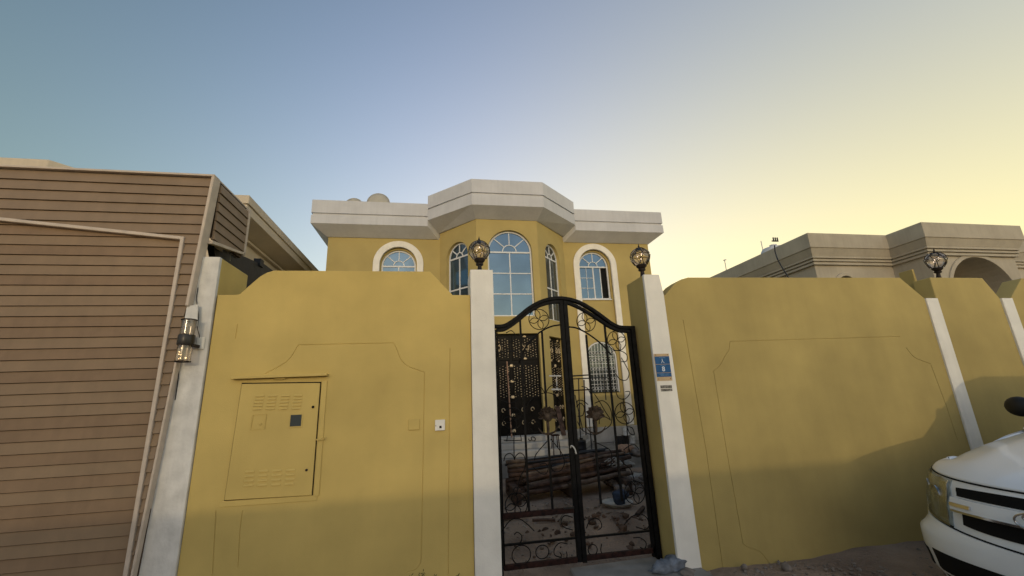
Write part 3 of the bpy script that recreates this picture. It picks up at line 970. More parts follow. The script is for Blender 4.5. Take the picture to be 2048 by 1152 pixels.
MB().tube(spline([at(360, 729, -.028), at(358, 738, -.03), at(356, 760, -.03), at(350, 800, -.028)], 5), .003, 5).build('wire', M['bronze'], wire, smooth=True)

# ------------------------------------------------------------------ clad garage front at the left
gs = thing('clad_garage_front', 'tan ribbed metal cladding and door of the garage next door, with cream edge trims', 'garage', (-3.5, 0, 0))
RH = .0945
XE = -7.2


def xr_(z):                                         # right edge of the cladding leans with the pier
    return -2.20 + (z - .3) * (.124 / 3.42)


def ztrim(x):                                       # the trim over the door is not level
    return 3.10 + (-2.263 - x) * .100


def plank(rowpoly, y0, parent, zt):
    m = MB().prism(rowpoly, y0, y0 + .022, dep=lambda c: -.016 * (zt - c) / RH)
    return m.build('plank', M['tan_grey' if random.random() < .7 else 'tan'], parent)


zt = 3.712
i = 0
while zt > .02:
    zb = max(0, zt - RH)
    gap = .004
    full = [(XE, zb + gap), (xr_(zb) - .03, zb + gap), (xr_(zt) - .03, zt), (XE, zt)]
    if zb > 3.60 or i < 4:
        pl = full
    else:
        pl = clip(full, lambda a, c: max(c - ztrim(a), a + 2.262))
        # split concave region: part above the trim and the strip right of the door
        up = clip(full, lambda a, c: c - ztrim(a))
        up = clip(up, lambda a, c: -2.262 - a) if up else []
        rt_ = clip(full, lambda a, c: a + 2.262)
        pl = None
        if len(up) >= 3: plank(up, -.060, gs, zt)
        if len(rt_) >= 3: plank(rt_, -.060, gs, zt)
    if pl: plank(pl, -.060, gs, zt)
    zt -= RH; i += 1
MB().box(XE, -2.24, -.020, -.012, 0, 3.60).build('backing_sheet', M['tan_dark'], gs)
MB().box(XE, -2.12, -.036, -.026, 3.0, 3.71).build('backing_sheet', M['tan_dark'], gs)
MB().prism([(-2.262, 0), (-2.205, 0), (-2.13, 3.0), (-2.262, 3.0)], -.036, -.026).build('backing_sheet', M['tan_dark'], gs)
# door leaf, slightly set back
zt = 3.73
DH = .0885
while zt > .02:
    zb = max(0, zt - DH)
    q = [(XE, zb + .005), (-2.275, zb + .005), (-2.275, zt), (XE, zt)]
    q = clip(q, lambda a, c: ztrim(a) - c)
    if len(q) >= 3:
        MB().prism(q, -.0385, -.022, dep=lambda c, z=zt: -.012 * (z - c) / DH).build('door_plank', M['tan' if random.random() < .65 else 'tan2'], gs)
    zt -= DH
MB().bar([(XE, ztrim(XE) - .01), (-2.262, 3.10), (-2.248, 0.0)], .030, -.088, -.020).build('door_trim', M['trim'], gs, bevel=.004)
MB().bar([(xr_(3.72) - .014, 3.735), (xr_(2.5) - .014, 2.48)], .026, -.095, .02).build('corner_trim', M['trim'], gs, bevel=.004)
MB().bar([(xr_(2.3) - .012, 2.30), (xr_(0) - .014, 0)], .018, -.085, -.022).build('edge_trim', M['trim'], gs, bevel=.003)
MB().box(XE, xr_(3.72), -.098, .0, 3.718, 3.738).build('top_trim', M['trim'], gs, bevel=.003)
# white patch board between cladding and pier
MB().prism([tuple(at(*q, -.07).xz) for q in ((367, 652), (374, 612), (396, 609), (394, 652))], -.072, -.062).build('patch_board', M['white_worn'], gs)
# side return of the box
SX = -2.074
sf = lambda a, b, c: (SX + b, a, c)                # a runs back along Y
zt = 3.70
for r_ in range(7):
    zb = zt - RH
    z0 = max(zb + .007, 3.115)
    if zt - z0 > .02:
        q = clip([(.03, z0), (.64, z0), (.64, zt), (.03, zt)], lambda a, c: c - (3.115 + .12 * (a / .64)))
        m = MB(lambda a, b, c: (SX - b, a, c)).prism(q, 0, .02, dep=lambda c, z=zt: -.012 * (z - c) / RH)
        m.build('side_plank', M['tan_grey'], gs)
    zt -= RH
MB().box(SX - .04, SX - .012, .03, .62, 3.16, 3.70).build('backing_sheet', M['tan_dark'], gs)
MB().box(SX - .03, SX + .016, .62, .655, 3.20, 3.73).build('side_trim', M['trim'], gs, bevel=.003)
MB().prism([(.0, 3.085), (.64, 3.20), (.64, 3.225), (.0, 3.115)], SX - .03, SX + .016).build('x', M['trim'], gs)
bpy.data.objects['x'].name = 'lower_trim'
o = bpy.data.objects['lower_trim']
for v in o.data.vertices:                           # the prism was made in X-Z, turn it to Y-Z
    w = v.co + WL[gs.name]
    v.co = Vector((w.y, w.x, w.z)) - WL[gs.name]
MB().box(XE, SX - .02, -.02, .64, 3.735, 3.75).build('roof_sheet', M['trim'], gs)

# dark steel canopy frame behind the pier
cp = thing('car_canopy', 'dark steel canopy edge visible between the clad garage and the yellow wall', 'canopy', (-2.4, 1.2, 2.6))
B = lambda px, py, x: (lambda d: Vector((x, CP[1] + (x - CP[0]) / d[0] * d[1], CP[2] + (x - CP[0]) / d[0] * d[2])))([CF[i] + ((px - 1024) * CR[i] - (py - 576) * CU[i]) / FPX for i in range(3)])
xx = -2.22
q = [B(425, 484, xx), B(491, 514, xx), B(513, 524, xx), B(527, 527, xx), B(546, 541, xx), B(530, 560, xx), B(502, 600, xx), B(440, 560, xx)]
m = MB()
n = len(q)
m.add([tuple(v) for v in q] + [(v.x - .06, v.y, v.z) for v in q], [tuple(range(n)), tuple(range(2 * n - 1, n - 1, -1))] + [(i, i + n, (i + 1) % n + n, (i + 1) % n) for i in range(n)])
m.build('side_sheet', M['steel'], cp)
v = B(521, 524, xx)
MB().box(xx - .06, xx + .02, v.y - .05, v.y + .05, v.z - .06, v.z + .03).build('bracket', M['steel'], cp)
a, b = B(462, 503, xx + .03), B(460, 522, xx + .03)
MB().tube([a, b], .004, 5).build('wire', M['grille'], cp)
for pa, pb in (((434, 489), (447, 492)), ((456, 496), (461, 499)), ((463, 500), (478, 508))):
    a, b = B(*pa, xx + .02), B(*pb, xx + .02)
    MB().box(xx - .01, xx + .02, a.y, b.y, a.z - .03, a.z).build('torn_strip', M['trim'], cp)
MB().box(-6.8, -2.29, .05, 3.2, 3.0, 3.05).build('canopy_sheet', M['steel'], cp)


# ------------------------------------------------------------------ windows
def arch_window(parent, tf, cx, r, zb, zs, b0, rows, cols=2, glass='glass', fw=.045, mw=.03, name='window', ri=None, half=None):
    """frame, transom, mullions and panes of a round-headed window; b0 is the depth of its face"""
    out = arch(cx, r, zb, zs); inn = arch(cx, r - fw, zb + fw, zs)
    m = MB(tf).ring(out, inn, b0, b0 + .05)
    m.box(cx - r, cx + r, b0, b0 + .05, zb, zb + fw) if False else m.box(cx - r + fw, cx + r - fw, b0 + .002, b0 + .05, zb, zb + fw)
    f = m.build(name, M['alu'], parent)
    g = MB
    ir = r - fw
    # transom
    MB(tf).box(cx - ir, cx + ir, b0 + .003, b0 + .045, zs - fw * .6, zs + fw * .4).build('transom', M['alu'], f)
    ri = ri or r * .33
    m = MB(tf).ring(arc(cx, zs + fw * .4, ri, 180, 0, 14), arc(cx, zs + fw * .4, ri - mw * .8, 180, 0, 14), b0 + .005, b0 + .04)
    m.build('fan_hub', M['alu'], f)
    for an in (90, 42, 138):
        c, s_ = math.cos(R(an)), math.sin(R(an))
        MB(tf).bar([(cx + ri * c, zs + .02 + ri * s_), (cx + (ir + .01) * c, zs + .02 + (ir - .01) * s_)], mw * .8, b0 + .006, b0 + .038).build('fan_bar', M['alu'], f)
    # fan panes
    zf = zs + fw * .4
    bands = [(0, 42), (42, 90), (90, 138), (138, 180)]
    for a0, a1 in bands:
        o_ = arc(cx, zf, ir, a0, a1, 6); i_ = arc(cx, zf, ri - mw * .4, a0, a1, 6)
        MB(tf).prism(o_ + list(reversed(i_)), b0 + .022, b0 + .027).build('pane', M[glass], f)
    MB(tf).prism(arc(cx, zf, ri - mw * .4, 0, 180, 12), b0 + .022, b0 + .027).build('pane', M[glass], f)
    # rectangular lights
    z1 = zs - fw * .6; z0 = zb + fw
    for c in range(cols):
        for r_ in range(rows):
            xa = cx - ir + 2 * ir * c / cols; xb = cx - ir + 2 * ir * (c + 1) / cols
            za = z0 + (z1 - z0) * r_ / rows; zc_ = z0 + (z1 - z0) * (r_ + 1) / rows
            MB(tf).box(xa + .002, xb - .002, b0 + .022 + .0005 * ((c + r_) % 2), b0 + .027, za + .002, zc_ - .002).build('pane', M[glass], f)
    for c in range(1, cols):
        x = cx - ir + 2 * ir * c / cols
        MB(tf).box(x - mw / 2, x + mw / 2, b0 + .006, b0 + .042, z0, z1).build('mullion', M['alu'], f)
    for r_ in range(1, rows):
        z = z0 + (z1 - z0) * r_ / rows
        MB(tf).box(cx - ir, cx + ir, b0 + .008, b0 + .040, z - mw / 2, z + mw / 2).build('mullion', M['alu'], f)
    return f


# ------------------------------------------------------------------ the yellow house
YH = 8.0
hs = thing('yellow_house', 'two storey yellow house with white cornice and a projecting window bay behind the gate', 'house', (1.9, 8, 0))
BAY = [(0.0, YH), (1.0, 6.85), (2.76, 6.85), (3.88, YH)]
ZM, ZBY = 6.40, 6.58
body = MB().box(-3.2, 6.8, YH, 17, 0, ZM).build('wall', M['yellow_house'], hs)
bay = MB().slab([(0.0, YH + .6), (0.0, YH), (1.0, 6.85), (2.76, 6.85), (3.88, YH), (3.88, YH + .6)], 0, ZBY).build('bay_wall', M['yellow_house'], hs)


def facet(p, q):
    p, q = Vector(p), Vector(q)
    u = (q - p); L = u.length; u /= L
    nn = Vector((-u.y, u.x))                           # into the wall
    return (lambda a, b, c: (p.x + u.x * a + nn.x * b, p.y + u.y * a + nn.y * b, c)), L


tL, LL = facet(BAY[0], BAY[1]); tC, LC = facet(BAY[1], BAY[2]); tR, LR = facet(BAY[2], BAY[3])
idt = lambda a, b, c: (a, b, c)
cw_, cr_ = 4.88, .52
niche = lambda cx, zs: MB().prism(arch(cx, .535, .70, zs), YH - .1, YH + .07)
cx_l, zs_l = -1.2, 5.545
cut(body, [niche(cw_, 5.60), niche(cx_l, zs_l),
           MB().prism(arch(4.86, .50, 4.50, 5.58), YH + .05, YH + .30), MB().prism(arch(cx_l, .50, 4.45, 5.52), YH + .05, YH + .30),
           MB().box(5.10, 5.30, YH + .2, YH + 1.2, 4.55, 5.50),
           MB().prism(arch(4.84, .495, 1.64, 2.68), YH + .05, YH + .32), MB().prism(arch(cx_l, .495, 1.64, 2.68), YH + .05, YH + .32)])
cC = LC / 2
wr_ = .635
wf = .44
cut(bay, [MB(tC).prism(arch(cC + .06, wr_, 3.74, 5.60), -.1, .16),
          MB(tL).prism(arch(LL / 2 - .02, wf, 3.70, 5.62), -.1, .16), MB(tR).prism(arch(LR / 2 + .02, wf, 3.70, 5.62), -.1, .16),
          MB(tC).box(.02 + .08, LC - .12, -.1, .22, .68, 3.27),
          MB(tL).box(.30, LL - .3, -.1, .22, .68, 3.2), MB(tR).box(.32, LR - .42, -.1, .22, .68, 3.22)])
# black interior boxes behind the open sash
arch_window(hs, tC, cC + .06, wr_ - .004, 3.742, 5.598, .09, 3, 2)
arch_window(hs, tL, LL / 2 - .02, wf - .004, 3.702, 5.618, .09, 2, 2, mw=.04)
arch_window(hs, tR, LR / 2 + .02, wf - .004, 3.702, 5.618, .09, 2, 2, mw=.04, glass='glass_dark')
wR = arch_window(hs, idt, 4.86, .497, 4.50, 5.58, YH + .12, 1, 1)
wLf = arch_window(hs, idt, cx_l, .497, 4.45, 5.52, YH + .12, 1, 2)
# right window: small panes on the left, a sliding sash, and the open black gap
f = bpy.data.objects
for o in list(wR.children):
    if o.name.startswith('pane') and (max(v.co.z for v in o.data.vertices) + WL[wR.name].z) < 5.57:
        bpy.data.objects.remove(o)
zA_, zB_ = 4.545, 5.55
for c in range(2):
    for r_ in range(3):
        MB().box(4.41 + .215 * c, 4.41 + .215 * c + .200, YH + .142, YH + .147, zA_ + .335 * r_, zA_ + .335 * r_ + .32).build('pane', M['glass'], wR)
MB().box(4.845, 5.10, YH + .155, YH + .160, zA_, zB_).build('pane', M['glass'], wR)
MB().box(4.83, 4.87, YH + .13, YH + .17, zA_, zB_).build('sash_stile', M['alu'], wR)
MB().box(5.08, 5.11, YH + .15, YH + .18, zA_, zB_).build('sash_stile', M['alu'], wR)
for z in (4.87, 5.205):
    MB().box(4.405, 4.835, YH + .136, YH + .152, z, z + .015).build('glazing_bar', M['alu'], wR)
MB().box(4.615, 4.63, YH + .135, YH + .153, zA_, zB_).build('glazing_bar', M['alu'], wR)
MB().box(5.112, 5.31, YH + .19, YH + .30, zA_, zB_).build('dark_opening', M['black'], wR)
MB().box(4.36, 5.36, YH + .03, YH + .30, 4.47, 4.50).build('sill', M['alu'], wR)


# white surrounds
def surround(cx, zs, zb):
    MB().ring(arch(cx, .72, zb, zs, 28), arch(cx, .53, zb, zs, 28), YH - .05, YH + .02).build('window_surround', M['white'], hs, bevel=.01)


surround(cw_, 5.60, .72)
surround(cx_l, zs_l, .72)


# lower windows with grilles
def grille_window(cx):
    r = .49; zb, zs = 1.645, 2.675; b = YH + .10
    f_ = MB().ring(arch(cx, r, zb, zs), arch(cx, r - .04, zb + .04, zs), b, b + .05).build('window', M['alu'], hs)
    for k, (a0, a1) in enumerate(((-.45, -.01), (.01, .45))):
        MB().box(cx + a0, cx + a1, b + .03, b + .035, zb + .02, zs).build('pane', M['glass_dark'], f_)
    MB().prism(arc(cx, zs, r - .04, 0, 180, 14), b + .03, b + .035).build('pane', M['glass_dark'], f_)
    m = MB()
    yb = b - .02
    for i in range(9):
        x = cx - .40 + .10 * i
        ztop = zs + math.sqrt(max(0, .45 ** 2 - (x - cx) ** 2))
        m.box(x - .007, x + .007, yb - .007, yb + .007, zb + .03, ztop)
    for z in (1.9, 2.2, 2.5, 2.72):
        m.box(cx - .45, cx + .45, yb - .008, yb + .008, z - .008, z + .008)
    g_ = m.build('grille', M['grille'], f_)
    m = MB()
    for i in range(8):
        for j, z in enumerate((1.78, 2.05, 2.35, 2.61, 2.83)):
            x = cx - .35 + .10 * i
            if abs(x - cx) > .36 and z > 2.7: continue
            m.tube([(x + .034 * math.cos(t), yb, z + .045 * math.sin(t)) for t in [2 * PI * k / 10 for k in range(10)]], .007, 4, closed=True)
    tag(m.build('grille_scrolls', M['grille'], g_), kind='stuff')


grille_window(4.84)
grille_window(cx_l)


# doors with gilt studs
rnd = random.Random(31)
def door_panel(tf, a0, a1, z0, z1, b, leaves):
    d = MB(tf).box(a0, a1, b, b + .05, z0, z1).build('door', M['doorblack'], hs)
    w = (a1 - a0) / leaves
    for l in range(leaves):
        x0, x1 = a0 + l * w, a0 + (l + 1) * w
        MB(tf).box(x0 + .03, x1 - .03, b - .02, b - .001, z0 + .04, z0 + (z1 - z0) * .70).build('door_leaf', M['doorblack'], d, bevel=.01)
        MB(tf).box(x0 + .03, x1 - .03, b - .02, b - .001, z0 + (z1 - z0) * .73, z1 - .04).build('fanlight', M['doorblack'], d, bevel=.01)
        m = MB(tf)
        nx = max(3, int((w - .14) / .065))
        zz0 = z0 + .95
        for i in range(nx):
            for j in range(14):
                x = x0 + .08 + (w - .16) * i / (nx - 1); z = zz0 + .065 * j + (.032 if i % 2 else 0)
                if z > z0 + (z1 - z0) * .68: continue
                m.blob((x + rnd.uniform(-.008, .008), b - .028, z + rnd.uniform(-.008, .008)), rnd.uniform(.010, .016), 0, 1)
        for i in range(nx):
            for j in range(8):
                x = x0 + .08 + (w - .16) * i / (nx - 1); z = z0 + (z1 - z0) * .76 + .065 * j + (.032 if i % 2 else 0)
                if z > z1 - .08: continue
                m.blob((x + rnd.uniform(-.01, .01), b - .028, z + rnd.uniform(-.01, .01)), rnd.uniform(.010, .016), 0, 1)
        tag(m.build('gilt_stud', M['gold'], d), kind='stuff')
        m = MB(tf)
        for z in (z0 + .30, z0 + .62):
            for sg_ in (-1, 1):
                xc_ = (x0 + x1) / 2 + sg_ * w * .16
                m.tube([(xc_ + .05 * math.cos(t) * (1 - .1 * t), b - .026, z + sg_ * 0 + .07 * math.sin(t) * (1 - .12 * t)) for t in [.4 * k for k in range(14)]], .010, 4)
        m.tube([((x0 + x1) / 2 + .11 * math.cos(t), b - .026, z0 + (z1 - z0) * .86 + .07 * math.sin(2 * t)) for t in [2 * PI * k / 24 for k in range(24)]], .012, 4, closed=True)
        m.build('gilt_scroll', M['gold'], d)
        for z in (.12, .5, .95, 1.35, 1.75):
            MB(tf).blob(((x0 if l else x1 - .03) + .015, b - .03, z0 + z), .036, .1, 1, 3, (1, .5, 1.3)).build('gilt_rosette', M['gold'], d)
        for z in (.745, .975):
            MB(tf).blob(((x0 + x1) / 2, b - .03, z0 + (z1 - z0) * z), .040, .1, 1, 3, (1.3, .5, .8)).build('gilt_rosette', M['gold'], d)
    return d


door_panel(tC, .10 + .004, LC - .124, .682, 3.266, .14, 2)
door_panel(tR, .324, LR - .424, .682, 3.216, .14, 2)
door_panel(tL, .304, LL - .304, .682, 3.196, .14, 2)

# cornice: two stepped bands round the front and the bay, with a sloped underside
OV = .40


def cornice_path(o):
    """plan outline of the front pushed out by o"""
    k = o
    return [(-3.2 - k, 17), (-3.2 - k, YH - k), (-.03 - k * .83, YH - k), (.99 - k * .33, 6.86 - k), (2.77 + k * .33, 6.86 - k), (3.90 + k * .75, YH - k), (6.8 + k, YH - k), (6.8 + k, 17)]


def band(path0, path1, z0, z1, i0, i1, name, mat_=None):
    """band between two plan outlines (outer path at z0 / z1), backed to the wall"""
    pin = cornice_path(-.05)
    m = MB()
    idx = list(range(i0, i1 + 1))
    a = [path0[i] for i in idx]; b = [path1[i] for i in idx]; c = [pin[i] for i in idx]
    n = len(idx)
    vs = [(x, y, z0) for x, y in a] + [(x, y, z1) for x, y in b] + [(x, y, z1) for x, y in c] + [(x, y, min(z0, z1) if z0 < z1 else z0) for x, y in c]
    fs = []
    for i in range(n - 1):
        fs += [(i, i + 1, n + i + 1, n + i), (n + i, n + i + 1, 2 * n + i + 1, 2 * n + i), (2 * n + i, 2 * n + i + 1, 3 * n + i + 1, 3 * n + i), (3 * n + i, 3 * n + i + 1, i + 1, i)]
    fs += [(0, n, 2 * n, 3 * n), (n - 1, 4 * n - 1, 3 * n - 1, 2 * n - 1)]
    m.add(vs, fs)
    return m.build(name, mat_ or M['cornice'], hs)


P0, P1, P2 = cornice_path(.0), cornice_path(OV), cornice_path(OV - .035)
PS = cornice_path(.30)
# side wings (indices 0-2, 5-7) are a little lower than the bay (2-5)
for i0, i1, zs_, z1, z2, z3, z4 in ((0, 2, 6.35, 6.61, 6.86, 6.93, 7.33), (5, 7, 6.36, 6.62, 6.88, 6.95, 7.34), (2, 5, 6.545, 6.80, 7.12, 7.18, 7.585)):
    pw = cornice_path(.025)
    ps = [p for p in P1]
    if i0 == 2: pass
    band(pw, P1, zs_, z1, i0, i1, 'cornice_soffit')
    band(P1, P1, z1, z2, i0, i1, 'cornice_band')
    band(P2, P2, z2, z3, i0, i1, 'cornice_groove')
    band(P1, P1, z3, z4, i0, i1, 'parapet')
MB().box(-3.3, 6.9, 8.2, 16.8, 6.4, 6.9).build('roof', M['concrete'], hs)

# satellite dishes on the roof
for k, (px, py, r, lab) in enumerate(((756, 405, .375, 'larger satellite dish, full round top, on the flat roof of the yellow house'),
                                      (707, 412, .31, 'smaller grey satellite dish left of the large one on the yellow house roof'))):
    c = at(px, py, 9.3)
    t = thing('satellite_dish', lab, 'satellite dish', (c.x, 9.3, 6.9), 'satellite dishes on the roof')
    tf = (lambda c, k: (lambda a, b, d: (c.x + a, 9.3 + b + .5 * (a * a + d * d), c.z + d - .12 * b)))(c, k)
    n = 32
    vs = [(0, 0, 0)]; fs = []
    for ri in (.35, .7, 1.0):
        vs += [(r * ri * math.cos(2 * PI * i / n), 0, r * ri * math.sin(2 * PI * i / n)) for i in range(n)]
    fs += [(0, 1 + i, 1 + (i + 1) % n) for i in range(n)]
    for q in (0, 1):
        fs += [(1 + q * n + i, 1 + (q + 1) * n + i, 1 + (q + 1) * n + (i + 1) % n, 1 + q * n + (i + 1) % n) for i in range(n)]
    m = MB(tf).add(vs, fs)
    o = m.build('reflector', M['dish'] if k == 0 else M['glass_dark'] if False else M['dish'], t, smooth=True)
    sm = o.modifiers.new('s', 'SOLIDIFY'); sm.thickness = .012
    MB(tf).tube([(r * math.cos(a), 0, r * math.sin(a)) for a in [2 * PI * i / n for i in range(n)]], .008, 5, closed=True).build('rim', M['dish'], t)
    MB().tube([(c.x, 9.42, 6.9), (c.x, 9.42, c.z)], .025, 8).build('mast', M['steel'], t)
    MB().tube([(c.x, 9.36, c.z - r * .9), (c.x + .05, 9.36 + r * 1.2, c.z - r * .4)], .01, 6).build('feed_arm', M['steel'], t)

# steps and terrace
tr_ = MB()
tr_.box(-3.2, 8.5, 5.3, 8.02, -.05, .30)
tag(tr_.build('pavement', M['concrete'], bevel=.01), kind='structure', label='raised concrete terrace in front of the yellow house')
sp = thing('entrance_steps', 'pale stone entrance steps below the black and gold doors', 'steps', (1.9, 6.3, .3))
for i, (o_, z0, z1) in enumerate(((.95, .303, .435), (.62, .437, .565), (.32, .567, .685))):
    k = o_
    MB().slab([(-.3 - k * .6, YH + .01), (-.05 - k * .6, YH - .05), (.85 - k * .35, 6.85 - k), (2.9 + k * .35, 6.85 - k), (4.05 + k * .3, YH - .05), (4.1 + k * .3, YH + .01)], z0, z1).build('step', M['tile'], sp, bevel=.012, seg=2)
MB().box(3.95, 6.75, 7.72, 7.99, .303, .70).build('plinth', M['tile'], sp, bevel=.01)

# ------------------------------------------------------------------ neighbours
nl = thing('neighbour_house', 'cream neighbour house whose cornice shows above the clad garage at the left', 'house', (-6.5, 8, 0))


def lband(path, z0, z1, back, name, par, mt):
    MB().slab(path, z0, z1).build(name, mt, par, bevel=.008)


def nlp(k):
    return [(-4.06 - .55 + k, 20), (-4.06 - .55 + k, 5.55 - k), (-6.0, 5.55 - k), (-6.95, 4.45 - k), (-14, 4.45 - k), (-14, 20)]


lband(nlp(0), 0, 5.55, 0, 'wall', nl, M['cream'])
lband(nlp(.10), 5.46, 5.52, 0, 'moulding', nl, M['cream'])
lband(nlp(.50), 5.70, 5.90, 0, 'cornice_band', nl, M['cream'])
lband(nlp(.53), 5.903, 6.10, 0, 'parapet', nl, M['cream'])
# sloped soffit
a_, b_ = nlp(.03), nlp(.49)
n = len(a_)
MB().add([(x, y, 5.522) for x, y in a_] + [(x, y, 5.698) for x, y in b_], [tuple(range(n)), tuple(range(2 * n - 1, n - 1, -1))] + [(i, i + n, (i + 1) % n + n, (i + 1) % n) for i in range(n)]).build('soffit', M['cream'], nl)

nr = thing('neighbour_house', 'grey beige neighbour house with stepped cornice and arched porch at the right', 'house', (17, 9, 0))


def nrp(k):
    return [(13.35 - k, 13.5 + k), (13.35 - k, 8.25 - k), (16.75 - k, 8.25 - k), (16.75 - k, 7.05 - k), (20.6 + k, 7.05 - k), (20.6 + k, 8.25 - k), (30, 8.25 - k), (30, 13.5 + k)]


w_ = MB().slab(nrp(0), 0, 5.86).build('wall', M['beige'], nr)
lband(nrp(.10), 5.80, 5.875, 0, 'moulding', nr, M['beige'])
lband(nrp(.06), 5.877, 5.92, 0, 'moulding', nr, M['beige'])
lband(nrp(.13), 5.922, 5.985, 0, 'moulding', nr, M['beige'])
lband(nrp(.09), 5.987, 6.03, 0, 'moulding', nr, M['beige'])
lband(nrp(.16), 6.032, 6.10, 0, 'moulding', nr, M['beige'])
a_, b_ = nrp(.15), nrp(.27)
n = len(a_)
MB().add([(x, y, 6.102) for x, y in a_] + [(x, y, 6.38) for x, y in b_], [tuple(range(n)), tuple(range(2 * n - 1, n - 1, -1))] + [(i, i + n, (i + 1) % n + n, (i + 1) % n) for i in range(n)]).build('cove', M['beige'], nr)
lband(nrp(.30), 6.382, 6.93, 0, 'parapet', nr, M['beige'])
# porch arch and arched window
cut(w_, [MB().prism(arch(18.75, 1.42, 0, 4.35), 6.5, 8.6), MB(lambda a, b, c: (b, a, c)).prism(arch(8.0, .01 + .5, 0, 4.4), 16.0, 17.4),
         MB().prism(arch(14.55, .42, 4.3, 4.98), 7.5, 8.5)])
MB().ring(arch(18.75, 1.56, 0, 4.35, 28), arch(18.75, 1.42, 0, 4.35, 28), 7.0, 7.3).build('porch_arch', M['beige'], nr, bevel=.01)
MB().ring(arch(14.55, .55, 4.2, 4.98, 24), arch(14.55, .42, 4.2, 4.98, 24), 8.20, 8.3).build('window_surround', M['beige'], nr, bevel=.01)
MB().prism(arch(14.55, .42, 4.3, 4.98), 8.4, 8.45).build('pane', M['glass_dark'], nr)
MB().box(16.0, 21, 8.62, 8.7, 0, 5.8).build('porch_back_wall', M['yellow_house'], nr)
# roof things
c = at(1545, 486, 11)
wt = thing('water_tank', 'pale round water tank on the far roof of the right neighbour house', 'water tank', (c.x, 11, 6.9))
MB().lathe([(.5, 0), (.52, .05), (.52, .5), (.45, .62), (.15, .68), (.12, .74)], c.x, 11, c.z - .88, 20).build('tank_body', M['tank'], wt, smooth=True, autos=35)
MB().lathe([(.14, 0), (.15, .05), (.02, .08)], c.x, 11, c.z - .15, 12).build('lid', M['tank'], wt)
pm = thing('pipe_mast', 'cluster of thin dark pipes standing on the right neighbour roof edge', 'pipes', (at(1550, 486, 8.4).x, 8.4, 6.9))
for dx in (0, .10, .2):
    a = at(1549 + dx * 40, 488, 8.4)
    MB().tube([(a.x, 8.4, 6.9), (a.x, 8.4, a.z + .10), (a.x - .08, 8.4, a.z + .12)], .026, 5).build('pipe', M['steel'], pm)
for px, py, h, lab in ((1523, 487, .45, 'thin antenna rod standing on the roof left of the water tank'), (1450, 525, .35, 'short vent pipe low on the far left roof edge of the right neighbour')):
    a = at(px, py, 12.5)
    t = thing('roof_rod', lab, 'antenna', (a.x, 12.5, a.z - .9))
    MB().tube([(a.x, 12.5, a.z - .9), (a.x, 12.5, a.z + h * .3)], .02, 5).build('rod', M['grille'], t)
    if px == 1450: MB().tube([(a.x - .05, 12.5, a.z + .1), (a.x + .08, 12.5, a.z + .14)], .03, 5).build('cap', M['grille'], t)
cbl = thing('cable', 'black cable drooping down the parapet of the right neighbour house', 'cable', (12.8, 7.6, 5))
pts = [at(1549, 491, 7.75), at(1550, 502, 7.7), at(1555, 518, 7.6), at(1566, 538, 7.5), at(1577, 556, 7.4), at(1583, 575, 7.4)]
MB().tube(spline(pts, 5), .022, 6).build('wire', M['steel'], cbl, smooth=True)

# ------------------------------------------------------------------ yard clutter
pile = thing('timber_pile', 'heap of old brown round timbers lying in the yard behind the gate', 'timber pile', (2.0, 3.6, 0))
rn = random.Random(11)


def zline(px, py, y):
    return at(px, py, y)


logs = [((1040, 992), (1265, 945), 3.15, .055), ((1050, 978), (1262, 930), 3.2, .058), ((1046, 962), (1262, 915), 3.35, .055), ((1043, 951), (1248, 905), 3.45, .05), ((1040, 985), (1200, 958), 3.3, .05),
        ((1030, 940), (1240, 900), 3.6, .05), ((1060, 968), (1240, 940), 3.3, .045), ((1055, 986), (1180, 962), 3.12, .05), ((1050, 955), (1225, 918), 3.42, .05), ((1150, 966), (1258, 945), 3.05, .06)]
for i, (a, b, y, r) in enumerate(logs):
    pa, pb = at(*a, y), at(*b, y + .2)
    pts = [pa.lerp(pb, t) + Vector((0, rn.uniform(-.02, .02), rn.uniform(-.015, .015))) for t in (0, .2, .4, .6, .8, 1)]
    MB().tube(pts, r * .64, 9, r2=r * .64 * rn.uniform(.7, 1.1)).build('log', M['wood'] if i % 3 else M['wood2'], pile, smooth=True, autos=50)
for i in range(7):                                 # grey sacking rolls at the left end
    pa = at(1012 + rn.uniform(0, 6), 925 + i * 9, 3.5)
    MB().tube(spline([pa, pa + Vector((.15, .02, .01)), pa + Vector((.34, .05, rn.uniform(-.01, .02)))], 3), .035, 8).build('plank_end', M['wood2'] if i < 2 else M['wood'], pile, smooth=True)
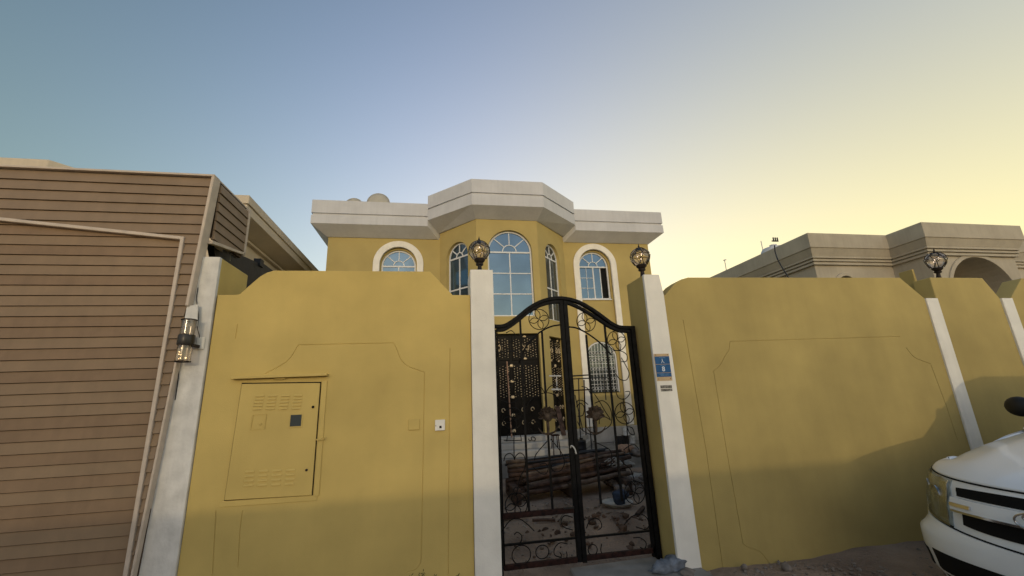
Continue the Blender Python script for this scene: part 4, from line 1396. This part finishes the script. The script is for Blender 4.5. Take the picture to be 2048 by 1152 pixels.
# what props the pile: bearers beneath so that nothing hovers
for x in (1.15, 2.1, 3.0):
    MB().box(x, x + .12, 3.0, 3.9, 0, .22).build('bearer', M['wood'], pile, bevel=.01)
for i in range(16):
    pa = at(1035 + rn.uniform(-8, 25), 990 - i * 4.2 + rn.uniform(-3, 3), 3.25 + .03 * i); pb = at(1250 + rn.uniform(-40, 12), 950 - i * 3.2 + rn.uniform(-4, 4), 3.4 + .03 * i)
    MB().tube([pa, pa.lerp(pb, .5) + Vector((0, 0, rn.uniform(-.02, .02))), pb], rn.uniform(.014, .032), 7).build('log', M['wood'], pile, smooth=True)
rods = thing('steel_bar_bundle', 'black steel bars lying across the top of the timber pile', 'steel bars', (2.2, 4.0, .5))
for i, (a, b, y) in enumerate((((1015, 926), (1210, 899), 3.7), ((1022, 924), (1250, 905), 3.75), ((1035, 927), (1255, 903), 3.8), ((1150, 905), (1270, 900), 3.9), ((1030, 930), (1225, 908), 3.65), ((1045, 936), (1262, 912), 3.6), ((1010, 930), (1140, 916), 3.6),
                               ((1050, 940), (1225, 915), 3.55), ((1080, 932), (1265, 908), 3.8), ((1160, 903), (1215, 897), 3.9), ((1060, 946), (1200, 925), 3.5))):
    MB().tube([at(*a, y), at(*b, y + .12)], .016 if i % 2 else .02, 5).build('steel_bar', M['steel'], rods)
MB().prism([tuple(at(*q, 3.75).xz) for q in ((1050, 952), (1052, 934), (1140, 915), (1225, 908), (1228, 925), (1140, 940))], 3.75, 3.95).build('dark_sheet', M['steel'], rods)
for i, (px, py, r, sq, m_, lab) in enumerate(((1240, 921, .16, (1.5, 1, .55), 'sack', 'upper pale sack at the right end of the timber pile'), (1250, 931, .12, (1.6, .9, .5), 'sack', 'lower white sack right of the steel bars'),
                                              (1265, 955, .13, (1.3, .8, .6), 'sack', 'crumpled grey sack beside the right gate post'), (1250, 899, .13, (1.4, 1, .6), 'pinkwood', 'brown bundle lying behind the pale sacks'),
                                              (1272, 903, .12, (1, 1, .8), 'stone', 'grey rubble lump behind the sacks by the right gate post'))):
    c = at(px, py, 4.0 - .1 * (i == 2))
    tag(MB().blob(tuple(c), r, .35, 3, 60 + i, sq).build('sack', M[m_], smooth=True), lab, 'sack', 'sacks by the timber pile')
rocks(160, (2.9, 3.9), (3.0, 4.4), .02, .09, 9, 'rubble', 'mixed building rubble heaped under the sacks', .08)
m = MB()
for i in range(14):
    c = at(1225 + rn.uniform(-12, 14), 925 + rn.uniform(-6, 8), 3.5)
    m.tube([(c.x + .06 * math.cos(t) * rn.uniform(.9, 1.1), 3.5 + .03 * math.sin(t * 2), c.z + .04 * math.sin(t)) for t in [2 * PI * k / 12 for k in range(12)]], .007, 4, closed=True)
tag(m.build('rope_coil', M['sack'], smooth=True), 'tangled pale rope coil lying on the timber pile', 'rope')

mb = MB(); rn = random.Random(51)
for i in range(190):
    a = rn.gauss(0, .42); b = rn.gauss(0, .30)
    h = .20 * math.exp(-((a / .62) ** 2 + (b / .42) ** 2))
    mb.blob((1.95 + a, 1.25 + b, h + .01), .008 + .042 * rn.random() ** 2.5, .4, 1, rn.randint(0, 999), (1, rn.uniform(.6, 1.2), rn.uniform(.5, .9)))
tag(mb.build('earth_clods', M['earth']), 'broken clods and rubble on the heap of dug earth', kind='stuff')
gw = [(1046, 1050), (1066, 1062), (1092, 1060), (1110, 1068), (1126, 1078)]
pts = []
for px, py in gw:
    d = [CF[i] + ((px - 1024) * CR[i] - (py - 576) * CU[i]) / FPX for i in range(3)]
    t = (.022 - CP[2]) / d[2]
    pts.append(Vector([CP[i] + t * d[i] for i in range(3)]))
tag(MB().tube(spline(pts, 5), .006, 5).build('cable', M['sack'], smooth=True), 'pale thin cable lying on the sand just inside the gate', 'cable')
for k, (x, y, a, L, w, m_, lab) in enumerate(((1.05, 2.2, .5, .5, .05, 'wood2', 'short offcut of wood on the sand in front of the timber pile'), (1.35, 1.9, -.3, .3, .04, 'wood', 'small dark stick on the sand left of the centre post'),
                                              (2.7, 1.9, .9, .4, .06, 'wood', 'broken board end lying right of the earth heap'))):
    c_, s2 = math.cos(a) * L / 2, math.sin(a) * L / 2
    tag(MB().tube([(x - c_, y - s2, .045), (x, y, .05), (x + c_, y + s2, .045)], w / 2, 5).build('stick', M[m_]), lab, 'stick', 'wood scraps in the yard')

bg = thing('basin', 'shallow white basin on the sand just inside the right gate leaf', 'basin', (2.55, 2.35, 0))
c = at(1236, 1018, 2.4)
MB().lathe([(.17, .0), (.20, .02), (.225, .05), (.23, .055), (.20, .05), (.17, .02)], c.x, 2.4, .015, 28).build('bowl', M['sack'], bg, smooth=True)
tag(MB().blob((c.x + .04, 2.38, .12), .105, .35, 3, 77, (1.25, .9, .95)).build('cloth_bundle', M['blue'], smooth=True), 'dark blue cloth bundle in the white basin', 'cloth')
tag(MB().blob((2.02, .0, .06), .085, .6, 4, 78, (1.6, .8, .75)).build('plastic_bag', M['bluebag'], smooth=True), 'crumpled pale blue plastic bag at the foot of the right gate post', 'bag')
tag(MB().blob((2.16, -.10, .05), .07, .5, 2, 79, (1.4, 1, .6)).build('rubbish_lump', M['stone'], smooth=True), 'grey scrap in the corner below the number sign pillar', 'rubbish')

bd = thing('black_drum', 'black plastic drum on the terrace behind the gate centre post', 'drum', (0, 0, .3))
c = at(1158, 905, 5.9)
MB().lathe([(.17, 0), (.18, .02), (.18, .12), (.185, .13), (.18, .14), (.18, .26), (.185, .27), (.17, .30), (.05, .31)], c.x, 5.9, .30, 20).build('drum_body', M['plastic'], bd, smooth=True, autos=35)
bd.location = (0, 0, .3)
for o in bd.children:
    pass
MB().lathe([(.04, 0), (.04, .03)], c.x + .08, 5.9, .61, 10).build('bung', M['plastic'], bd)
pn = thing('paint_cans', 'pile of dark paint tins standing on the terrace under the barred window', 'paint cans', (5.0, 7.2, .3))
for i in range(5):
    MB().lathe([(.10, 0), (.10, .2), (.105, .21), (.09, .215)], 4.75 + .2 * (i % 3), 7.25 - .15 * (i // 3), .30 + (.22 if i == 4 else 0), 14).build('tin', M['steel'] if i % 2 else M['grille'], pn)
# scaffold trestle
ts = thing('trestle', 'thin metal work trestle with a red bar standing on the terrace', 'trestle', (3.6, 6.2, .3))
y = 6.0
for a, b, mt, r in (((1146, 752), (1178, 750), 'steel', .018), ((1146, 758), (1215, 755), 'steel', .014), ((1148, 781), (1185, 779), 'rust', .018), ((1157, 756), (1160, 858), 'steel', .014), ((1168, 760), (1172, 870), 'rust', .016),
                    ((1208, 756), (1212, 800), 'steel', .014), ((1150, 790), (1166, 862), 'steel', .012), ((1098, 752), (1122, 752), 'grille', .018), ((1103, 779), (1122, 779), 'grille', .02), ((1113, 752), (1114, 778), 'grille', .012)):
    MB().tube([at(*a, y), at(*b, y)], r, 5).build('tube', M[mt], ts)
a = at(1160, 858, y)
for dx in (0, .25):
    MB().tube([(a.x + dx, y, .30), (a.x + dx, y, 1.2)], .014, 5).build('tube', M['steel'], ts)
a, b = at(1016, 722, 6.55), at(1021, 862, 6.6)
tag(MB().tube([(a.x, 6.72, a.z), (b.x, 6.45, .69)], .018, 6).build('wooden_pole', M['pinkwood']), 'pinkish wooden pole leaning against the black and gold door', 'pole')
a = at(1124, 865, 6.6)
tag(MB().add([(a.x - .04, 6.5, .66), (a.x + .08, 6.5, .66), (a.x + .10, 7.0, 1.35), (a.x - .02, 7.0, 1.35), (a.x - .04, 6.53, .66), (a.x + .08, 6.53, .66), (a.x + .10, 7.03, 1.35), (a.x - .02, 7.03, 1.35)],
             [(0, 1, 2, 3), (4, 7, 6, 5), (0, 4, 5, 1), (1, 5, 6, 2), (2, 6, 7, 3), (3, 7, 4, 0)]).build('board', M['wood']), 'brown board leaning beside the side door', 'board')
# small step stool seen between the bars
a = at(1112, 898, 5.9)
so = thing('stool', 'small dark metal stool standing on the terrace by the steps', 'stool', (a.x, 5.9, .3))
for dx, dy in ((-.08, -.08), (.08, -.08), (-.08, .1), (.08, .1)):
    MB().tube([(a.x + dx, 5.9 + dy, .30), (a.x + dx * .7, 5.9 + dy * .7, .72)], .012, 5).build('leg', M['rust'], so)
MB().box(a.x - .09, a.x + .09, 5.82, 5.99, .72, .75).build('seat', M['rust'], so, bevel=.005)


# weeds by the wall
def weed(x, y, h, n, seed, label, lean=.3):
    rn = random.Random(seed)
    t = thing('weed', label, 'plant', (x, y, 0), 'weeds at the foot of the left wall')
    m = MB(); l = MB()
    for i in range(n):
        a = rn.uniform(0, 2 * PI); ll = rn.uniform(.2, 1) * lean * h
        tip = Vector((x + ll * math.cos(a), y + ll * math.sin(a) * .3, h * rn.uniform(.7, 1)))
        base = Vector((x + rn.uniform(-.01, .01), y, 0))
        mid = base.lerp(tip, .55) + Vector((0, 0, .05 * h))
        m.tube(spline([base, mid, tip], 4), .003, 4, r2=.001)
        for k in range(8):
            p = mid.lerp(tip, k / 7)
            d = Vector((rn.uniform(-1, 1), rn.uniform(-.3, .3), rn.uniform(.1, 1.1))).normalized()
            s_ = Vector((d.z, 0, -d.x)) * .004
            L = rn.uniform(.015, .035)
            l.add([tuple(p), tuple(p + d * L * .5 + s_), tuple(p + d * L), tuple(p + d * L * .5 - s_)], [(0, 1, 2, 3)])
    m.build('stem', M['leaf'], t); l.build('leaves', M['leaf'], t)


p = at(815, 1152, -.14); weed(p.x, -.14, .30, 12, 1, 'wide spreading weed in front of the left wall, leftmost of the three', .55)
p = at(866, 1152, -.12); weed(p.x, -.12, .27, 4, 2, 'thin upright weed in the middle of the three below the wall', .08)
p = at(915, 1152, -.12); weed(p.x, -.12, .24, 5, 3, 'low weed nearest to the white pillar left of the gate', .15)
p = at(1310, 1130, .0); weed(2.1, -.02, .12, 10, 4, 'tuft of dry grass at the foot of the number sign pillar', .8)

# ------------------------------------------------------------------ white pickup, parked nose left along the right wall
CX, CY = 3.50, -1.80                                # nose x, centre line y
car = thing('parked_pickup', 'white pickup truck parked along the right wall, front corner in the picture', 'pickup truck', (CX + 2.5, CY, 0))


def lerpt(tab, z):
    if z <= tab[0][0]: return tab[0][1:]
    for i in range(len(tab) - 1):
        if z <= tab[i + 1][0]:
            t = (z - tab[i][0]) / (tab[i + 1][0] - tab[i][0])
            t = t * t * (3 - 2 * t)
            return [tab[i][k] + (tab[i + 1][k] - tab[i][k]) * t for k in (1, 2)]
    return tab[-1][1:]


PRO = [(.18, .07, .885), (.28, .02, .915), (.42, 0, .925), (.53, .01, .93), (.60, .035, .915), (.70, .05, .91), (.83, .08, .90), (.92, .12, .885), (1.0, .20, .86)]


def skin(th, z, off=0):
    """front skin: th in degrees, 0 the middle of the nose, +-90 the sides; beyond, the flanks"""
    xo, w = lerpt(PRO, z)
    s_ = 1 if th >= 0 else -1
    t = min(abs(th), 90)
    q = min(1, max(0, (.62 - z) / .12)); q = max(.55, q * q * (3 - 2 * q))
    y = (w + .02 * q) * math.sin(R(t)) ** (.9 - .15 * q) if t > 0 else 0
    x = xo + (.60 - .20 * q) * (1 - max(0, math.cos(R(t))) ** 1.05)
    if abs(th) > 90: x += (abs(th) - 90) * .02
    nx, ny = -math.cos(R(t)), math.sin(R(t))
    return (CX + x + nx * off, CY + s_ * (y + ny * off), z)


def patch(t0, t1, z0f, z1f, off, name, m_, par, nt_=24, nz=8, thick=.006, smooth=True):
    """patch of the skin between angles; z0f/z1f give its lower and upper edge at each angle"""
    m = MB(); vs = []; fs = []
    for i in range(nt_ + 1):
        th = t0 + (t1 - t0) * i / nt_
        za, zb = z0f(th), z1f(th)
        for j in range(nz + 1):
            vs.append(skin(th, za + (zb - za) * j / nz, off))
    for i in range(nt_ + 1):
        th = t0 + (t1 - t0) * i / nt_
        za, zb = z0f(th), z1f(th)
        for j in range(nz + 1):
            vs.append(skin(th, za + (zb - za) * j / nz, off - thick))
    N1 = (nt_ + 1) * (nz + 1); q = nz + 1
    for i in range(nt_):
        for j in range(nz):
            a = i * q + j
            fs += [(a, a + 1, a + q + 1, a + q), (N1 + a, N1 + a + q, N1 + a + q + 1, N1 + a + 1)]
        a = i * q; b = a + nz
        fs += [(a, a + q, N1 + a + q, N1 + a), (b, N1 + b, N1 + b + q, b + q)]
    for j in range(nz):
        a = j; b = nt_ * q + j
        fs += [(a, N1 + a, N1 + a + 1, a + 1), (b, b + 1, N1 + b + 1, N1 + b)]
    m.add(vs, fs)
    return m.build(name, m_, par, smooth=smooth, autos=50)


C_ = lambda v: (lambda th: v)
hgz = lambda t: .893 + .055 * min(1, abs(t) / 90) ** 2
bump_ = patch(-100, 100, C_(.18), lambda t: .545 + .11 * min(1, abs(t) / 90) ** 1.3, .012, 'bumper', M['paint'], car, 60, 12, .03)
body_front = patch(-100, 100, lambda t: .53, lambda t: hgz(t) + .002, -.012, 'front_panel', M['paint'], car, 60, 12, .02)
# headlights: wrap round the corners
for s_ in (1, -1):
    def z0h(th):
        return .557 + .11 * min(1, abs(th) / 90) ** 1.3
    def z1h(th):
        t = abs(th)
        return hgz(t) - .012 - .0 * t
    h = patch(s_ * 33.5, s_ * 90, z0h, z1h, -.008, 'headlight', M['lens'], car, 16, 8, .02)
    patch(s_ * 33.8, s_ * 89.5, lambda t: z0h(t) + .002, lambda t: z1h(t) - .002, .014, 'lens', M['clearlens'], h, 16, 8, .004)
    patch(s_ * 36, s_ * 42, lambda t: z0h(t) + .03, lambda t: z1h(t) - .02, .002, 'chrome_fin', M['chrome'], h, 3, 4, .008)
    patch(s_ * 33.5, s_ * 91, lambda t: z0h(t) - .008, lambda t: z0h(t), -.001, 'lamp_gap', M['seam'], h, 14, 1, .01)
    for th, z, r in ((s_ * 46, .77, .060), (s_ * 63, .80, .045)):
        c = Vector(skin(th, z, .0)); a_ = Vector(skin(th - 4, z, 0)); b_ = Vector(skin(th + 4, z, 0))
        tg = (b_ - a_).normalized() * s_; up_ = Vector((0, 0, 1)); nn_ = tg.cross(up_).normalized()
        if nn_.x > 0: nn_ = -nn_
        m = MB((lambda c, tg, up_, nn_: (lambda a, b, d: tuple(c + tg * a + up_ * b + nn_ * d)))(c, tg, up_, nn_))
        m.lathe([(r * 1.08, -.004), (r * 1.1, .006), (r, .005), (r * .8, -.006), (r * .5, -.012), (r * .2, -.014), (r * .16, .002), (.002, .004)], 0, 0, 0, 20)
        m.build('reflector', M['chrome'], h, smooth=True, autos=50)
# grille: two dark slots divided by a white bar with the chrome emblem
patch(-29.5, 29.5, C_(.795), lambda t: .862 - .012 * (abs(t) / 30) ** 2, -.006, 'upper_grille', M['seam'], car, 24, 3, .01)
patch(-27, 27, lambda t: .60 + .02 * (abs(t) / 27) ** 3, lambda t: .695, -.006, 'lower_grille', M['seam'], car, 24, 3, .01)
patch(-31, 31, C_(.70), C_(.788), .020, 'grille_bar', M['paint'], car, 24, 4, .03)
em = patch(20, 30, C_(.735), C_(.757), .032, 'chrome_strip', M['chrome'], car, 8, 2, .01)
patch(-30, 30, C_(.698), C_(.712), .028, 'chrome_strip', M['chrome'], car, 24, 2, .02)
m = MB()
for rx, rz, oz in ((.13, .055, 0), (.045, .055, 0), (.085, .025, .022)):
    m.tube([(CX + .012, CY + rx * math.cos(t), .745 + rz * math.sin(t) + oz) for t in [2 * PI * k / 24 for k in range(24)]], .006, 6, closed=True)
m.build('emblem', M['chrome'], car, smooth=True)
patch(-46, 46, C_(.22), lambda t: .40, .016, 'lower_intake', M['seam'], car, 24, 3, .01)
for s_ in (1, -1):
    patch(s_ * 54, s_ * 68, C_(.27), lambda t: .38, .016, 'fog_lamp_recess', M['seam'], car, 8, 3, .01)
# hood
HV = [(0, 0), (.04, .045), (.12, .095), (.3, .165), (.55, .235), (1.0, .325)]


def hood_pt(th, v, dz=0):
    f_ = skin(th, hgz(th) + .004, -.006)
    s_ = 1 if th >= 0 else -1
    x = f_[0] + (CX + 1.55 - f_[0]) * v
    yy = (f_[1] - CY) * (1 - .02 * v)
    for i in range(len(HV) - 1):
        if v <= HV[i + 1][0] + 1e-9:
            t = (v - HV[i][0]) / (HV[i + 1][0] - HV[i][0]); z = hgz(th) + .006 + (HV[i + 1][1] * t + HV[i][1] * (1 - t)); break
    edge = abs(yy) / .875
    z -= .10 * edge ** 4 * min(1, v * 5) + (hgz(th) - .893) * v
    z += .012 * math.exp(-((abs(yy) - .50) / .10) ** 2) * min(1, v * 5)
    return (x, CY + yy, z + dz)


m = MB(); vs = []; fs = []
NT, NV = 48, 18
for i in range(NT + 1):
    th = -90 + 180 * i / NT
    for j in range(NV + 1):
        vs.append(hood_pt(th, (j / NV) ** 1.6))
for i in range(NT):
    for j in range(NV):
        a = i * (NV + 1) + j
        fs.append((a, a + 1, a + NV + 2, a + NV + 1))
m.add(vs, fs)
ho = m.build('hood', M['paint'], car, smooth=True)
sm = ho.modifiers.new('s', 'SOLIDIFY'); sm.thickness = .02; sm.offset = -1
m = MB()
m.tube([skin(-90 + 180 * i / 48, hgz(-90 + 180 * i / 48) - .002, -.006) for i in range(49)], .0055, 5)
m.build('hood_gap', M['seam'], car)
m = MB()
m.tube([skin(-96 + 192 * i / 48, .551 + .11 * min(1, abs(-96 + 192 * i / 48) / 90) ** 1.3, .004) for i in range(49)], .0055, 5)
m.build('bumper_gap', M['seam'], car)

# flanks, cabin, bed
WB = .90


def arc_arch(xc, r, n=10):
    return [(xc + r * math.cos(R(180 - 180 * i / n)), .36 + r * math.sin(R(180 - 180 * i / n))) for i in range(n + 1)]


x0 = CX
side = [(x0 + .80, .955), (x0 + 1.42, 1.10), (x0 + 1.45, 1.14), (x0 + 5.15, 1.12), (x0 + 5.2, .45)] + [(x0 + 4.85, .36)]
wheel_f, wheel_r = x0 + 1.12, x0 + 4.10
outline = [(x0 + .72, .30), (x0 + .72, .84), (x0 + 1.55, 1.0), (x0 + 1.75, 1.15), (x0 + 5.20, 1.15), (x0 + 5.20, .36)] + list(reversed(arc_arch(wheel_r, .42))) + list(reversed(arc_arch(wheel_f, .42)))
for s_ in (1, -1):
    m = MB().prism(outline, CY + s_ * .895, CY + s_ * .80)
    m.build('side_panel', M['paint'], car, bevel=.01, seg=2)
MB().box(x0 + .9, x0 + 5.15, CY - .80, CY + .80, .40, .62).build('chassis', M['rubber'], car)
MB().box(x0 + 3.45, x0 + 5.18, CY - .79, CY + .79, .64, .70).build('bed_floor', M['paint'], car)
MB().box(x0 + 5.12, x0 + 5.22, CY - .79, CY + .79, .62, 1.10).build('tailgate', M['paint'], car, bevel=.02)
MB().box(x0 + 3.38, x0 + 3.46, CY - .80, CY + .80, .62, 1.12).build('cab_back_panel', M['paint'], car)
cab_p = [(x0 + 1.38, 1.10), (x0 + 2.05, 1.68), (x0 + 2.4, 1.75), (x0 + 3.2, 1.73), (x0 + 3.44, 1.10)]
vs = []; n = 5
for s_ in (1, -1):
    for a, c in cab_p:
        w = .87 if c < 1.2 else .70
        vs.append((a, CY + s_ * w, c))
fs = [tuple(range(n)), tuple(range(2 * n - 1, n - 1, -1))] + [(i, i + n, (i + 1) % n + n, (i + 1) % n) for i in range(n)]
cabm = MB().add([(a_ + .12, b_, c_ + .05) for a_, b_, c_ in vs], fs).build('cabin', M['paint'], car, bevel=.03, seg=3)


def cabw(a, c, s_, off):
    t = (c - 1.10) / .60
    return (a + .12, CY + s_ * (.87 - .17 * min(1, t) + off), c + .05)


ws = [(x0 + 1.58, CY - .76, 1.215), (x0 + 1.58, CY + .76, 1.215), (x0 + 2.14, CY + .62, 1.705), (x0 + 2.14, CY - .62, 1.705)]
MB().add([(a - .012, b, c + .012) for a, b, c in ws] + [(a + .01, b, c - .01) for a, b, c in ws], [(0, 1, 2, 3), (7, 6, 5, 4), (0, 4, 5, 1), (1, 5, 6, 2), (2, 6, 7, 3), (3, 7, 4, 0)]).build('windscreen', M['glass_dark'], car)
for s_ in (1, -1):
    for q in ([(x0 + 1.62, 1.16), (x0 + 2.08, 1.60), (x0 + 2.42, 1.64), (x0 + 2.42, 1.16)], [(x0 + 2.50, 1.16), (x0 + 2.50, 1.64), (x0 + 3.12, 1.62), (x0 + 3.28, 1.16)]):
        n = 4
        vs = [cabw(a, c, s_, .008) for a, c in q] + [cabw(a, c, s_, -.02) for a, c in q]
        MB().add(vs, [(0, 1, 2, 3), (7, 6, 5, 4)] + [(i, i + n, (i + 1) % n + n, (i + 1) % n) for i in range(n)]).build('side_window', M['glass_dark'], car)
    # mirror on its stalk
    mi = MB().blob((x0 + 1.86, CY + s_ * 1.02, 1.33), .115, .0, 3, 1, (.55, .95, .80)).build('door_mirror', M['steel'], car, smooth=True)
    MB().tube([(x0 + 1.86, CY + s_ * .84, 1.22), (x0 + 1.86, CY + s_ * .96, 1.27)], .02, 6).build('stalk', M['steel'], mi)
    for wx in (wheel_f, wheel_r):
        tfw = lambda a, b, c, wx=wx, s_=s_: (wx + a, CY + s_ * (.78 + c), .36 + b)
        ty = MB(tfw).lathe([(.20, -.10), (.33, -.10), (.355, -.08), (.36, -.03), (.36, .03), (.355, .08), (.33, .10), (.20, .10)], 0, 0, 0, 28).build('wheel', M['rubber'], car, smooth=True, autos=40)
        MB(tfw).lathe([(.215, .06), (.205, .085), (.19, .09), (.17, .07), (.06, .085), (.05, .105), (.01, .108)], 0, 0, 0, 24).build('rim', M['chrome'], ty, smooth=True, autos=40)
